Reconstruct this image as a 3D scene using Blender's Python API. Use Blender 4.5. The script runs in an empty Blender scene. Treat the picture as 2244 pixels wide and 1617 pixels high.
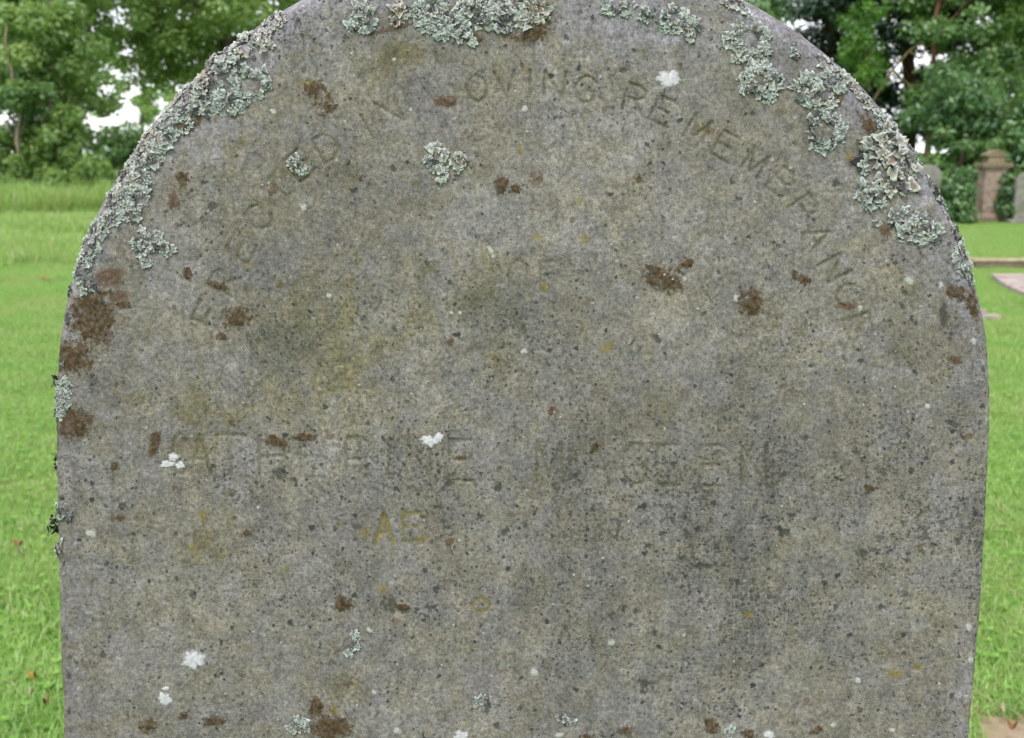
import bpy, math, random
import numpy as np
from mathutils import Vector, Matrix

random.seed(7)
rng = np.random.default_rng(11)
scene = bpy.context.scene
col = scene.collection

# ------------------------------------------------------------------ camera
CAM_H, CAM_D, PITCH = 1.25, 0.767, math.atan(478 / 2300)
FPX, CX, CY = 2300.0, 1122.0, 808.5           # focal length and centre in trace units
cam_data = bpy.data.cameras.new('camera')
cam_data.sensor_fit = 'HORIZONTAL'
cam_data.sensor_width = 36.0
cam_data.lens = 36.0 * FPX / 2244.0
cam_data.clip_start, cam_data.clip_end = 0.02, 2000.0
cam_data.dof.use_dof = True
cam_data.dof.focus_distance = 0.79
cam_data.dof.aperture_fstop = 13.0
cam = bpy.data.objects.new('camera', cam_data)
cam.location = (0, -CAM_D, CAM_H)
cam.rotation_euler = (math.pi / 2 - PITCH, 0, 0)
col.objects.link(cam)
scene.camera = cam

# ------------------------------------------------------------------ sky
SUN_EL, SUN_AZ = math.radians(58), math.radians(205)     # azimuth clockwise from +Y
world = bpy.data.worlds.new('World')
scene.world = world
world.use_nodes = True
wn, wl = world.node_tree.nodes, world.node_tree.links
wn.clear()
w_out = wn.new('ShaderNodeOutputWorld')
w_bg = wn.new('ShaderNodeBackground')
w_sky = wn.new('ShaderNodeTexSky')
w_sky.sky_type = 'NISHITA'
w_sky.sun_disc = False
w_sky.sun_elevation = SUN_EL
w_sky.sun_rotation = SUN_AZ
w_tc = wn.new('ShaderNodeTexCoord')
w_no = wn.new('ShaderNodeTexNoise')
w_no.inputs['Scale'].default_value = 3.5
w_no.inputs['Detail'].default_value = 6
w_rp = wn.new('ShaderNodeMapRange')
w_rp.inputs['From Min'].default_value = 0.34
w_rp.inputs['From Max'].default_value = 0.62
w_rp.inputs['To Min'].default_value = 0.15
w_rp.inputs['To Max'].default_value = 1.0
w_mx = wn.new('ShaderNodeMix')
w_mx.data_type = 'RGBA'
w_mx.inputs['B'].default_value = (10.2, 10.4, 10.6, 1)       # thin bright cloud
wl.new(w_tc.outputs['Generated'], w_no.inputs['Vector'])
wl.new(w_no.outputs['Fac'], w_rp.inputs['Value'])
wl.new(w_rp.outputs['Result'], w_mx.inputs['Factor'])
wl.new(w_sky.outputs['Color'], w_mx.inputs['A'])
wl.new(w_mx.outputs['Result'], w_bg.inputs['Color'])
w_bg.inputs['Strength'].default_value = 0.10
wl.new(w_bg.outputs['Background'], w_out.inputs['Surface'])

# ------------------------------------------------------------------ sun behind thin cloud
sun_data = bpy.data.lights.new('sun', 'SUN')
sun_data.energy = 1.5
sun_data.angle = math.radians(14)
sun_data.color = (1.0, 0.96, 0.9)
sun = bpy.data.objects.new('sun', sun_data)
sd = Vector((math.sin(SUN_AZ) * math.cos(SUN_EL), math.cos(SUN_AZ) * math.cos(SUN_EL), math.sin(SUN_EL)))
sun.rotation_euler = sd.to_track_quat('Z', 'Y').to_euler()
sun.location = sd * 30
col.objects.link(sun)

scene.view_settings.view_transform = 'Standard'
scene.view_settings.look = 'None'
scene.view_settings.exposure = 0.9
scene.view_settings.gamma = 1.0
scene.view_settings.use_curve_mapping = False
scene.render.engine = 'CYCLES'
scene.cycles.max_bounces = 6
scene.cycles.diffuse_bounces = 4
scene.cycles.transmission_bounces = 4
scene.cycles.use_denoising = True

# ------------------------------------------------------------------ helpers
def tag(o, label=None, cat=None, group=None, kind=None):
    if label: o['label'] = label
    if cat: o['category'] = cat
    if group: o['group'] = group
    if kind: o['kind'] = kind
    return o

def empty(name, loc, rot=(0, 0, 0)):
    o = bpy.data.objects.new(name, None)
    o.location = loc
    o.rotation_euler = rot
    o.empty_display_size = 0.1
    col.objects.link(o)
    return o

def link_mesh(name, me, mat, parent=None, smooth=False):
    if mat and not me.materials: me.materials.append(mat)
    o = bpy.data.objects.new(name, me)
    if parent: o.parent = parent
    if smooth: me.polygons.foreach_set('use_smooth', np.ones(len(me.polygons), dtype=bool))
    col.objects.link(o)
    return o

def np_mesh(name, V, F, attrs=None):
    """V (n,3); F (m,k) integer array of k-gons, or a list of such arrays."""
    Fs = F if isinstance(F, list) else [F]
    Fs = [f for f in Fs if len(f)]
    me = bpy.data.meshes.new(name)
    me.vertices.add(len(V))
    me.vertices.foreach_set('co', np.ascontiguousarray(V, dtype=np.float32).ravel())
    loops = np.concatenate([f.ravel() for f in Fs]).astype(np.int32)
    sizes = np.concatenate([np.full(len(f), f.shape[1], dtype=np.int32) for f in Fs])
    starts = np.concatenate([[0], np.cumsum(sizes)[:-1]]).astype(np.int32)
    me.loops.add(len(loops))
    me.loops.foreach_set('vertex_index', loops)
    me.polygons.add(len(sizes))
    me.polygons.foreach_set('loop_start', starts)
    me.update(calc_edges=True)
    for k, a in (attrs or {}).items():
        at = me.attributes.new(k, 'FLOAT', 'POINT')
        at.data.foreach_set('value', np.ascontiguousarray(a, dtype=np.float32).ravel())
    me.validate()
    return me

class MB:
    """small mesh collector for boxes, tubes and prisms"""
    def __init__(self): self.v, self.f = [], []
    def box(self, lo, hi, jit=0.0, taper=(1, 1)):
        x0, y0, z0 = lo; x1, y1, z1 = hi
        cx, cy = (x0 + x1) / 2, (y0 + y1) / 2
        b = len(self.v)
        for (x, y, z) in ((x0,y0,z0),(x1,y0,z0),(x1,y1,z0),(x0,y1,z0),(x0,y0,z1),(x1,y0,z1),(x1,y1,z1),(x0,y1,z1)):
            if z == z1: x, y = cx + (x - cx) * taper[0], cy + (y - cy) * taper[1]
            self.v.append((x + random.uniform(-jit, jit), y + random.uniform(-jit, jit), z + random.uniform(-jit, jit)))
        for q in ((0,3,2,1),(4,5,6,7),(0,1,5,4),(1,2,6,5),(2,3,7,6),(3,0,4,7)):
            self.f.append(tuple(b + i for i in q))
        return self
    def tube(self, pts, rad, n=8, cap=True):
        pts = [Vector(p) for p in pts]
        rings = []
        for i, p in enumerate(pts):
            d = (pts[min(i + 1, len(pts) - 1)] - pts[max(i - 1, 0)]).normalized()
            a = d.orthogonal().normalized() if i == 0 else (rings[-1][1] - d * rings[-1][1].dot(d)).normalized()
            c = d.cross(a)
            b0 = len(self.v)
            for k in range(n):
                t = 2 * math.pi * k / n
                self.v.append(tuple(p + (a * math.cos(t) + c * math.sin(t)) * rad[i]))
            rings.append((b0, a))
        for i in range(len(rings) - 1):
            a0, b0 = rings[i][0], rings[i + 1][0]
            for k in range(n):
                self.f.append((a0 + k, a0 + (k + 1) % n, b0 + (k + 1) % n, b0 + k))
        if cap:
            self.f.append(tuple(rings[-1][0] + k for k in range(n)))
            self.f.append(tuple(rings[0][0] + n - 1 - k for k in range(n)))
        return self
    def prism(self, poly, y0, y1):
        """poly: (x,z) outline, counter-clockwise seen from -y, extruded from y0 to y1"""
        b, n = len(self.v), len(poly)
        self.v += [(x, y0, z) for x, z in poly] + [(x, y1, z) for x, z in poly]
        self.f.append(tuple(b + i for i in range(n)))
        self.f.append(tuple(b + n + n - 1 - i for i in range(n)))
        for i in range(n):
            j = (i + 1) % n
            self.f.append((b + j, b + i, b + n + i, b + n + j))
        return self
    def build(self, name, mat, parent=None, smooth=False, bevel=0.0, sub=0):
        me = bpy.data.meshes.new(name)
        me.from_pydata(self.v, [], self.f)
        me.update()
        o = link_mesh(name, me, mat, parent, smooth)
        if bevel:
            m = o.modifiers.new('bevel', 'BEVEL'); m.width = bevel; m.segments = 2; m.limit_method = 'ANGLE'
        return o

# numpy value noise -------------------------------------------------------
_tab = rng.random((16, 256, 256)).astype(np.float32)
def vnoise(x, y, s=0):
    t = _tab[s % 16]
    xi, yi = np.floor(x).astype(np.int64), np.floor(y).astype(np.int64)
    fx, fy = x - xi, y - yi
    fx, fy = fx * fx * (3 - 2 * fx), fy * fy * (3 - 2 * fy)
    x0, x1, y0, y1 = xi & 255, (xi + 1) & 255, yi & 255, (yi + 1) & 255
    return ((t[y0, x0] * (1 - fx) + t[y0, x1] * fx) * (1 - fy) + (t[y1, x0] * (1 - fx) + t[y1, x1] * fx) * fy) * 2 - 1
def fbm(x, y, s=0, o=4):
    r, a, n = 0, 0.5, 0
    for k in range(o):
        r = r + a * vnoise(x * 2 ** k + 17.3 * k, y * 2 ** k + 9.1 * k, s + k); n += a; a *= 0.55
    return r / n

# where a traced point of the photograph lies ------------------------------
LEAN, ZREF = math.radians(6), CAM_H - 0.192
_cp, _sp = math.cos(PITCH), math.sin(PITCH)
def ray(px, py):
    a, b = (np.asarray(px, float) - CX) / FPX, (CY - np.asarray(py, float)) / FPX
    return a, _cp + b * _sp, -_sp + b * _cp
def on_stone(px, py):
    """local stone coordinates: x across, z up along the leaning face from its foot"""
    dx, dy, dz = ray(px, py)
    t = math.tan(LEAN)
    s = (CAM_D + (CAM_H - ZREF) * t) / (dy - dz * t)
    return dx * s, (CAM_H + dz * s) / math.cos(LEAN)
def on_ground(px, py, z=0.0):
    dx, dy, dz = ray(px, py)
    s = (z - CAM_H) / dz
    return float(dx * s), float(dy * s - CAM_D)
def at_dist(px, d):
    """x for something seen at column px standing at world y = d"""
    return float((px - CX) / FPX * ((d + CAM_D) * _cp + (CAM_H - 0.8) * _sp))
def height_at(py, d):
    dx, dy, dz = ray(CX, py)
    return float(CAM_H + dz / dy * (d + CAM_D))

# ------------------------------------------------------------------ materials
class NT:
    def __init__(self, name):
        self.m = bpy.data.materials.new(name)
        self.m.use_nodes = True
        self.t = self.m.node_tree
        self.t.nodes.clear()
        self.out = self.t.nodes.new('ShaderNodeOutputMaterial')
    def n(self, kind, **kw):
        nd = self.t.nodes.new('ShaderNode' + kind)
        for k, v in kw.items():
            if k.startswith('_'): setattr(nd, k[1:], v)
            else: self.set(nd, k, v)
        return nd
    def set(self, nd, k, v):
        k = int(k[1:]) if k[0] == 'i' and k[1:].isdigit() else k.replace('__', ' ')
        s = nd.inputs[k]
        if isinstance(v, bpy.types.NodeSocket): self.t.links.new(v, s)
        else: s.default_value = v
    def attr(self, name): return self.n('Attribute', _attribute_name=name).outputs['Fac']
    def noise(self, vec, scale, detail=3, rough=0.5, dist=0.0):
        return self.n('TexNoise', Vector=vec, Scale=scale, Detail=detail, Roughness=rough, Distortion=dist).outputs['Fac']
    def math(self, op, a, b=0.0, clamp=False):
        return self.n('Math', _operation=op, _use_clamp=clamp, i0=a, i1=b).outputs[0]
    def step(self, v, lo, hi, to0=0.0, to1=1.0):
        return self.n('MapRange', _interpolation_type='SMOOTHSTEP', Value=v, From__Min=lo, From__Max=hi, To__Min=to0, To__Max=to1).outputs[0]
    def lin(self, v, lo, hi, to0=0.0, to1=1.0):
        return self.n('MapRange', Value=v, From__Min=lo, From__Max=hi, To__Min=to0, To__Max=to1).outputs[0]
    def mix(self, f, a, b, mode='MIX'):
        nd = self.n('Mix', _data_type='RGBA', _blend_type=mode)
        def put(s, v):
            if isinstance(v, bpy.types.NodeSocket): self.t.links.new(v, s)
            elif isinstance(v, (int, float)): s.default_value = v
            else: s.default_value = (*v, 1) if len(v) == 3 else v
        put(nd.inputs['Factor'], f); put(nd.inputs[6], a); put(nd.inputs[7], b)
        return nd.outputs[2]
    def ramp(self, f, stops):
        nd = self.n('ValToRGB', Fac=f)
        e = nd.color_ramp.elements
        while len(e) < len(stops): e.new(0.5)
        for el, (p, c) in zip(e, stops): el.position = p; el.color = (*c, 1)
        return nd.outputs['Color']
    def obj(self): return self.n('TexCoord').outputs['Object']
    def world(self): return self.n('NewGeometry').outputs['Position']
    def principled(self, color, rough=0.9, height=None, bump=0.3, dist=0.01, spec=0.2):
        p = self.n('BsdfPrincipled', Roughness=rough)
        self.set(p, 'Base Color', color if isinstance(color, bpy.types.NodeSocket) else (*color, 1))
        p.inputs['Specular IOR Level'].default_value = spec
        if height is not None:
            b = self.n('Bump', Height=height, Strength=bump, Distance=dist)
            self.t.links.new(b.outputs[0], p.inputs['Normal'])
        self.t.links.new(p.outputs[0], self.out.inputs['Surface'])
        return self.m

def mat_headstone():
    t = NT('weathered_stone'); P = t.obj()
    big2 = t.noise(P, 26, 5, 0.65, 0.6); mid = t.noise(P, 70, 5, 0.7)
    grain = t.noise(P, 300, 4, 0.75); grain2 = t.noise(P, 800, 1, 0.5); spk = t.noise(P, 170, 4, 0.7)
    lav = t.attr('lavender'); ol = t.attr('olive'); grit = t.attr('grit')
    c = t.mix(t.step(big2, 0.36, 0.62), (0.202, 0.185, 0.148), (0.196, 0.187, 0.175))
    c = t.mix(t.math('MULTIPLY', t.step(t.noise(P, 48, 6, 0.75), 0.54, 0.70), 0.65), c, (0.268, 0.262, 0.240))
    c = t.mix(t.math('MULTIPLY', t.step(t.math('ADD', mid, t.math('MULTIPLY', lav, 0.36)), 0.55, 0.84), 0.85), c, (0.258, 0.247, 0.272))
    olf = t.step(t.math('ADD', t.noise(P, 36, 6, 0.75), t.math('MULTIPLY', ol, 0.3)), 0.53, 0.76)
    c = t.mix(t.math('MULTIPLY', olf, 0.72), c, (0.150, 0.133, 0.062))
    c = t.mix(t.math('MULTIPLY', t.step(t.noise(P, 58, 5, 0.7), 0.57, 0.70), 0.6), c, (0.130, 0.138, 0.128))
    c = t.mix(t.math('MULTIPLY', t.step(t.noise(P, 110, 4, 0.7), 0.60, 0.72), 0.35), c, (0.19, 0.145, 0.085))
    # light and dark grains
    def tone(c, f, lo, hi, d, l):
        return t.mix(t.lin(f, lo, hi), t.mix(1.0, c, (d, d, d), 'MULTIPLY'), t.mix(1.0, c, (l, l, l * 0.99), 'MULTIPLY'))
    c = tone(c, t.noise(P, 7, 5, 0.7), 0.33, 0.67, 0.80, 1.16)
    c = tone(c, t.noise(P, 19, 6, 0.75), 0.32, 0.68, 0.82, 1.16)
    c = t.mix(t.math('MULTIPLY', t.step(t.math('ADD', t.attr('algae'), t.math('MULTIPLY', t.math('SUBTRACT', t.noise(P, 55, 5, 0.75), 0.5), 1.6)), 0.15, 0.95), 0.62), c, (0.112, 0.112, 0.094))
    low = t.lin(t.n('SeparateXYZ', Vector=P).outputs[2], 1.12, 0.98)          # rain streaks down the lower face
    stv = t.n('Mapping', Vector=P, Scale=(1, 1, 0.10)).outputs[0]
    stk = t.math('MULTIPLY', t.step(t.noise(stv, 34, 5, 0.7), 0.50, 0.68), t.math('MULTIPLY', low, 0.45))
    c = t.mix(stk, c, (0.105, 0.106, 0.094))
    c = tone(c, t.noise(P, 85, 6, 0.8), 0.34, 0.66, 0.66, 1.32)
    c = tone(c, grain, 0.34, 0.66, 0.60, 1.42)
    c = tone(c, grain2, 0.30, 0.70, 0.86, 1.14)
    c = t.mix(t.math('MULTIPLY', t.step(t.noise(P, 420, 3, 0.7), 0.655, 0.73), 0.6), c, (0.46, 0.455, 0.43))
    def dots(c, sc, lo, thr, r0, col_, k):
        w = t.n('VectorMath', _operation='ADD', i0=P, i1=t.n('VectorMath', _operation='SCALE', i0=t.n('TexNoise', Vector=P, Scale=sc * 2.2, Detail=2).outputs['Color'], Scale=0.55 / sc).outputs[0]).outputs[0]
        v = t.n('TexVoronoi', Vector=w, Scale=sc)
        rnd = t.n('SeparateColor', Color=v.outputs['Color'])
        on = t.math('GREATER_THAN', t.math('ADD', rnd.outputs[0], t.math('MULTIPLY', grit, lo)), thr)
        rad = t.lin(rnd.outputs[1], 0, 1, r0 * 0.45, r0)
        m = t.math('MULTIPLY', t.step(t.math('SUBTRACT', v.outputs['Distance'], rad), 0.02, -0.06), on)
        return t.mix(t.math('MULTIPLY', m, t.lin(rnd.outputs[2], 0, 1, k * 0.5, k)), c, col_)
    c = dots(c, 38, 0.50, 0.86, 0.21, (0.034, 0.036, 0.034), 0.9)
    c = dots(c, 55, 0.45, 0.83, 0.26, (0.034, 0.036, 0.034), 0.95)
    c = dots(c, 95, 0.50, 0.79, 0.33, (0.034, 0.036, 0.034), 0.95)
    c = dots(c, 150, 0.55, 0.79, 0.36, (0.034, 0.036, 0.034), 0.9)
    c = dots(c, 240, 0.65, 0.76, 0.42, (0.036, 0.038, 0.036), 0.85)
    c = dots(c, 150, 0.0, 0.955, 0.34, (0.42, 0.42, 0.40), 0.8)
    c = dots(c, 60, 0.0, 0.93, 0.36, (0.115, 0.080, 0.030), 0.7)
    dk = t.step(t.math('ADD', spk, t.math('MULTIPLY', grit, 0.19)), 0.60, 0.74)
    c = t.mix(t.math('MULTIPLY', dk, 0.75), c, (0.050, 0.051, 0.046))
    dk2 = t.step(t.math('ADD', t.noise(P, 380, 3, 0.7), t.math('MULTIPLY', grit, 0.14)), 0.63, 0.72)
    c = t.mix(t.math('MULTIPLY', dk2, 0.65), c, (0.045, 0.047, 0.045))
    c = t.mix(1.0, c, (0.905, 0.882, 0.940), 'MULTIPLY')
    # letters: grime and algae that settled in the cuts
    cv = t.attr('carve')
    c = t.mix(t.math('MULTIPLY', t.step(cv, 0.12, 0.85), 0.40), c, (0.088, 0.080, 0.038))
    wob = t.math('MULTIPLY', t.math('SUBTRACT', t.noise(P, 260, 4, 0.75), 0.5), 2.4)
    bk = t.step(t.math('ADD', t.attr('black'), wob), 0.0, 0.62)
    c = t.mix(t.math('MULTIPLY', bk, 0.82), c, t.mix(t.noise(P, 500, 2), (0.018, 0.020, 0.018), (0.075, 0.076, 0.066)))
    oc = t.step(t.math('ADD', t.attr('ochre'), wob), -0.05, 0.65)
    c = t.mix(t.math('MULTIPLY', oc, 0.58), c, t.mix(t.noise(P, 300, 3), (0.10, 0.080, 0.010), (0.27, 0.20, 0.025)))
    br = t.step(t.math('ADD', t.attr('brown'), wob), -0.18, 0.36)
    bcol = t.ramp(t.noise(P, 230, 4, 0.7), [(0.25, (0.018, 0.013, 0.006)), (0.42, (0.045, 0.030, 0.013)), (0.58, (0.075, 0.046, 0.022)), (0.75, (0.17, 0.115, 0.075))])
    rcol = t.ramp(t.noise(P, 260, 4, 0.7), [(0.3, (0.045, 0.024, 0.016)), (0.55, (0.105, 0.068, 0.045)), (0.75, (0.20, 0.165, 0.145))])
    c = t.mix(t.math('MULTIPLY', br, t.lin(t.noise(P, 330, 2), 0.3, 0.6, 0.62, 1.0)), c, t.mix(t.attr('rust'), bcol, rcol))
    wh = t.step(t.math('ADD', t.attr('white'), t.math('MULTIPLY', wob, 1.0)), 0.0, 0.5)
    c = t.mix(t.math('MULTIPLY', wh, 0.75), c, (0.43, 0.43, 0.42))
    h = t.math('ADD', t.math('MULTIPLY', grain, 0.55), t.math('ADD', t.math('MULTIPLY', spk, 0.5), t.math('MULTIPLY', grain2, 0.25)))
    h = t.math('SUBTRACT', h, t.math('MULTIPLY', dk, 0.35))
    return t.principled(c, 0.93, h, 0.85, 0.0011, 0.12)

def mat_lichen():
    t = NT('foliose_lichen'); P = t.obj()
    n = t.noise(P, 350, 3, 0.6)
    g = t.mix(t.attr('hue'), (0.285, 0.315, 0.29), (0.34, 0.305, 0.26))
    g = t.mix(t.step(t.attr('hue'), 0.8, 1.0), g, (0.29, 0.205, 0.17))
    tip = t.mix(t.attr('hue'), (0.53, 0.575, 0.55), (0.64, 0.61, 0.555))
    c = t.mix(t.step(t.math('ADD', t.attr('tip'), t.math('MULTIPLY', n, 0.3)), 0.55, 1.1), g, tip)
    c = t.mix(t.step(n, 0.35, 0.75), t.mix(1.0, c, (0.62, 0.62, 0.62), 'MULTIPLY'), c)
    c = t.mix(t.attr('under'), c, (0.055, 0.050, 0.050))
    c = t.mix(t.attr('dark'), c, (0.035, 0.032, 0.040))
    return t.principled(c, 0.88, n, 0.5, 0.0008, 0.15)

def mat_crust():
    t = NT('white_crust_lichen'); P = t.obj()
    n = t.noise(P, 420, 3, 0.6); n2 = t.noise(P, 150, 3, 0.6)
    c = t.mix(t.step(n, 0.35, 0.7), (0.40, 0.39, 0.415), (0.56, 0.545, 0.585))
    c = t.mix(t.math('MULTIPLY', t.step(n2, 0.60, 0.72), 0.5), c, (0.30, 0.29, 0.27))
    c = t.mix(t.step(t.math('ADD', t.attr('rim'), t.math('MULTIPLY', t.noise(P, 330, 3, 0.7), 0.9)), 1.02, 1.42), c, (0.20, 0.195, 0.185))
    return t.principled(c, 0.92, n, 0.3, 0.0005, 0.1)

def mat_leaf(name, dark, light, pale, trans=0.35):
    t = NT(name)
    c = t.mix(t.attr('tint'), dark, light)
    c = t.mix(t.step(t.attr('tint'), 0.86, 1.05), c, pale)
    d = t.n('BsdfDiffuse', Color=c); tr = t.n('BsdfTranslucent', Color=t.mix(0.5, c, light))
    g = t.n('BsdfGlossy', Roughness=0.45, Color=(0.8, 0.85, 0.9, 1))
    m1 = t.n('MixShader', Fac=trans); t.t.links.new(d.outputs[0], m1.inputs[1]); t.t.links.new(tr.outputs[0], m1.inputs[2])
    m2 = t.n('MixShader', Fac=0.05); t.t.links.new(m1.outputs[0], m2.inputs[1]); t.t.links.new(g.outputs[0], m2.inputs[2])
    t.t.links.new(m2.outputs[0], t.out.inputs['Surface'])
    return t.m

def mat_bark(name, a, b, moss):
    t = NT(name); P = t.obj()
    st = t.n('Mapping', Vector=P, Scale=(1, 1, 0.22)).outputs[0]
    n = t.noise(st, 16, 5, 0.7, 0.4)
    c = t.mix(t.step(n, 0.35, 0.65), a, b)
    c = t.mix(t.math('MULTIPLY', t.step(t.noise(P, 3, 4), 0.5, 0.68), 0.7), c, moss)
    return t.principled(c, 0.95, n, 0.8, 0.03, 0.1)

def mat_old_stone(name, a, b, moss, scale=6):
    t = NT(name); P = t.obj()
    n = t.noise(P, scale, 5, 0.65); f = t.noise(P, scale * 14, 3, 0.6)
    c = t.mix(t.step(n, 0.36, 0.64), a, b)
    c = t.mix(t.math('MULTIPLY', t.step(t.noise(P, scale * 1.7, 5, 0.7, 0.5), 0.52, 0.62), 0.8), c, moss)
    c = t.mix(t.lin(f, 0.3, 0.7), t.mix(1.0, c, (0.75, 0.75, 0.75), 'MULTIPLY'), t.mix(1.0, c, (1.2, 1.2, 1.2), 'MULTIPLY'))
    return t.principled(c, 0.93, f, 0.6, 0.01, 0.1)

def mat_ground():
    t = NT('lawn_soil'); P = t.world()
    n = t.noise(P, 0.8, 5, 0.6); f = t.noise(P, 30, 4, 0.7)
    c = t.mix(t.step(n, 0.35, 0.7), (0.12, 0.26, 0.04), (0.19, 0.32, 0.07))
    c = t.mix(t.lin(f, 0.3, 0.7), t.mix(1.0, c, (0.6, 0.6, 0.6), 'MULTIPLY'), t.mix(1.0, c, (1.25, 1.25, 1.2), 'MULTIPLY'))
    so = t.step(t.noise(P, 2.6, 5, 0.65), 0.60, 0.70)
    c = t.mix(t.math('MULTIPLY', so, 0.7), c, (0.26, 0.20, 0.13))
    bx, by = on_ground(2195, 1608)
    ds = t.n('VectorMath', _operation='DISTANCE', i0=P, i1=(bx, by, 0)).outputs['Value']
    bare = t.step(t.math('ADD', ds, t.math('MULTIPLY', t.noise(P, 9, 4), 0.5)), 0.68, 0.50)
    c = t.mix(bare, c, t.mix(t.noise(P, 40, 4), (0.20, 0.14, 0.09), (0.40, 0.31, 0.22)))
    return t.principled(c, 0.95, f, 0.6, 0.02, 0.1)

def mat_grass(name, lo, hi, straw, patch=1.1):
    t = NT(name); P = t.world()
    tint = t.attr('tint')
    n = t.noise(P, patch, 4, 0.6)
    c = t.mix(tint, lo, hi)
    c = t.mix(t.step(n, 0.42, 0.70), c, t.mix(0.6, c, (0.36, 0.47, 0.12)))
    c = t.mix(t.math('MULTIPLY', t.step(t.noise(P, patch * 4.5, 3, 0.6), 0.55, 0.72), 0.5), c, (0.10, 0.27, 0.035))
    c = t.mix(t.math('MULTIPLY', t.step(t.noise(P, patch * 2.3, 4, 0.65), 0.58, 0.74), 0.55), c, (0.44, 0.46, 0.19))
    c = t.mix(t.step(t.math('ADD', tint, t.math('MULTIPLY', n, 0.32)), 1.02, 1.12), c, straw)
    c = t.mix(t.math('MULTIPLY', t.math('SUBTRACT', 1.0, t.attr('along')), 0.3), c, (0.27, 0.30, 0.11))
    d = t.n('BsdfDiffuse', Color=c); tr = t.n('BsdfTranslucent', Color=t.mix(0.4, c, hi))
    g = t.n('BsdfGlossy', Roughness=0.4, Color=(0.8, 0.85, 0.8, 1))
    m1 = t.n('MixShader', Fac=0.35); t.t.links.new(d.outputs[0], m1.inputs[1]); t.t.links.new(tr.outputs[0], m1.inputs[2])
    m2 = t.n('MixShader', Fac=0.045); t.t.links.new(m1.outputs[0], m2.inputs[1]); t.t.links.new(g.outputs[0], m2.inputs[2])
    t.t.links.new(m2.outputs[0], t.out.inputs['Surface'])
    return t.m

M = dict(
    stone=mat_headstone(), lichen=mat_lichen(), crust=mat_crust(), ground=mat_ground(),
    lawn=mat_grass('lawn_blades', (0.165, 0.35, 0.040), (0.40, 0.62, 0.17), (0.62, 0.53, 0.33)),
    meadow=mat_grass('meadow_blades', (0.19, 0.36, 0.055), (0.41, 0.60, 0.17), (0.56, 0.50, 0.30), 0.35),
    leaf_bright=mat_leaf('bright_leaves', (0.105, 0.195, 0.038), (0.35, 0.51, 0.135), (0.45, 0.57, 0.20), 0.58),
    leaf_mid=mat_leaf('mid_leaves', (0.062, 0.138, 0.038), (0.23, 0.385, 0.105), (0.36, 0.49, 0.20), 0.45),
    leaf_blue=mat_leaf('blue_green_leaves', (0.055, 0.128, 0.045), (0.19, 0.345, 0.115), (0.33, 0.46, 0.21), 0.45),
    leaf_dark=mat_leaf('dark_needles', (0.014, 0.036, 0.016), (0.045, 0.095, 0.034), (0.09, 0.16, 0.06), 0.2),
    leaf_lime=mat_leaf('light_needles', (0.055, 0.14, 0.015), (0.15, 0.33, 0.032), (0.22, 0.40, 0.05)),
    bark=mat_bark('grey_brown_bark', (0.075, 0.055, 0.045), (0.20, 0.155, 0.13), (0.07, 0.085, 0.035)),
    bark_red=mat_bark('red_brown_bark', (0.085, 0.045, 0.030), (0.20, 0.11, 0.075), (0.10, 0.10, 0.04)),
    bark_pale=mat_bark('pale_bark', (0.20, 0.15, 0.11), (0.36, 0.28, 0.22), (0.12, 0.13, 0.06)),
    bark_moss=mat_bark('mossy_bark', (0.085, 0.078, 0.035), (0.16, 0.14, 0.06), (0.10, 0.11, 0.035)),
    sand=mat_old_stone('pink_sandstone', (0.31, 0.215, 0.175), (0.42, 0.325, 0.28), (0.24, 0.20, 0.13)),
    sandmoss=mat_old_stone('mossy_sandstone', (0.19, 0.145, 0.09), (0.25, 0.21, 0.145), (0.17, 0.155, 0.06), 9),
    grey=mat_old_stone('grey_gravestone', (0.20, 0.19, 0.17), (0.29, 0.275, 0.25), (0.15, 0.17, 0.07)),
    kerb=mat_old_stone('kerb_stone', (0.36, 0.27, 0.19), (0.44, 0.36, 0.29), (0.28, 0.21, 0.10), 4),
    slab=mat_old_stone('pale_ledger', (0.33, 0.27, 0.25), (0.42, 0.345, 0.32), (0.26, 0.18, 0.13), 5),
)

# ================================================================== the headstone
ECX, ECY, ERX, ERY = 1147.0, 850.0, 1029.0, 984.0      # arched top, in trace units
LP = np.array([(118, 850), (119, 1000), (123, 1150), (126, 1250), (129, 1400), (136, 1617), (154, 2050), (190, 3300)], float)
RP = np.array([(2176, 850), (2174, 950), (2167, 1100), (2160, 1200), (2151, 1350), (2140, 1480), (2127, 1617), (2095, 2050), (2050, 3300)], float)
def edges(py):
    th = np.arcsin(np.clip((ECY - py) / ERY, 0, 1))
    l = np.where(py < ECY, ECX - ERX * np.cos(th), np.interp(py, LP[:, 1], LP[:, 0]))
    r = np.where(py < ECY, ECX + ERX * np.cos(th), np.interp(py, RP[:, 1], RP[:, 0]))
    return l, r
MM = 1.0 / 0.344e-3 * 1e-3                                # trace units per millimetre (about 2.9)
def edge_dist(px, py):
    """distance to the outline in trace units, positive inside"""
    l, r = edges(np.maximum(py, ECY))
    flat = np.minimum(px - l, r - px)
    dx, dy = px - ECX, np.minimum(py - ECY, 0)
    rho = np.sqrt((dx / ERX) ** 2 + (dy / ERY) ** 2) + 1e-6
    g = np.sqrt((dx / ERX ** 2) ** 2 + (dy / ERY ** 2) ** 2) / rho + 1e-9
    return np.where(py < ECY, (1 - rho) / g, flat)
def round_r(px, py):
    """radius of the worn arris in trace units"""
    top = np.clip((900 - py) / 600, 0, 1)
    return 14 + 42 * top + 6 * vnoise(px / 90, py / 90, 3)
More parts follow.
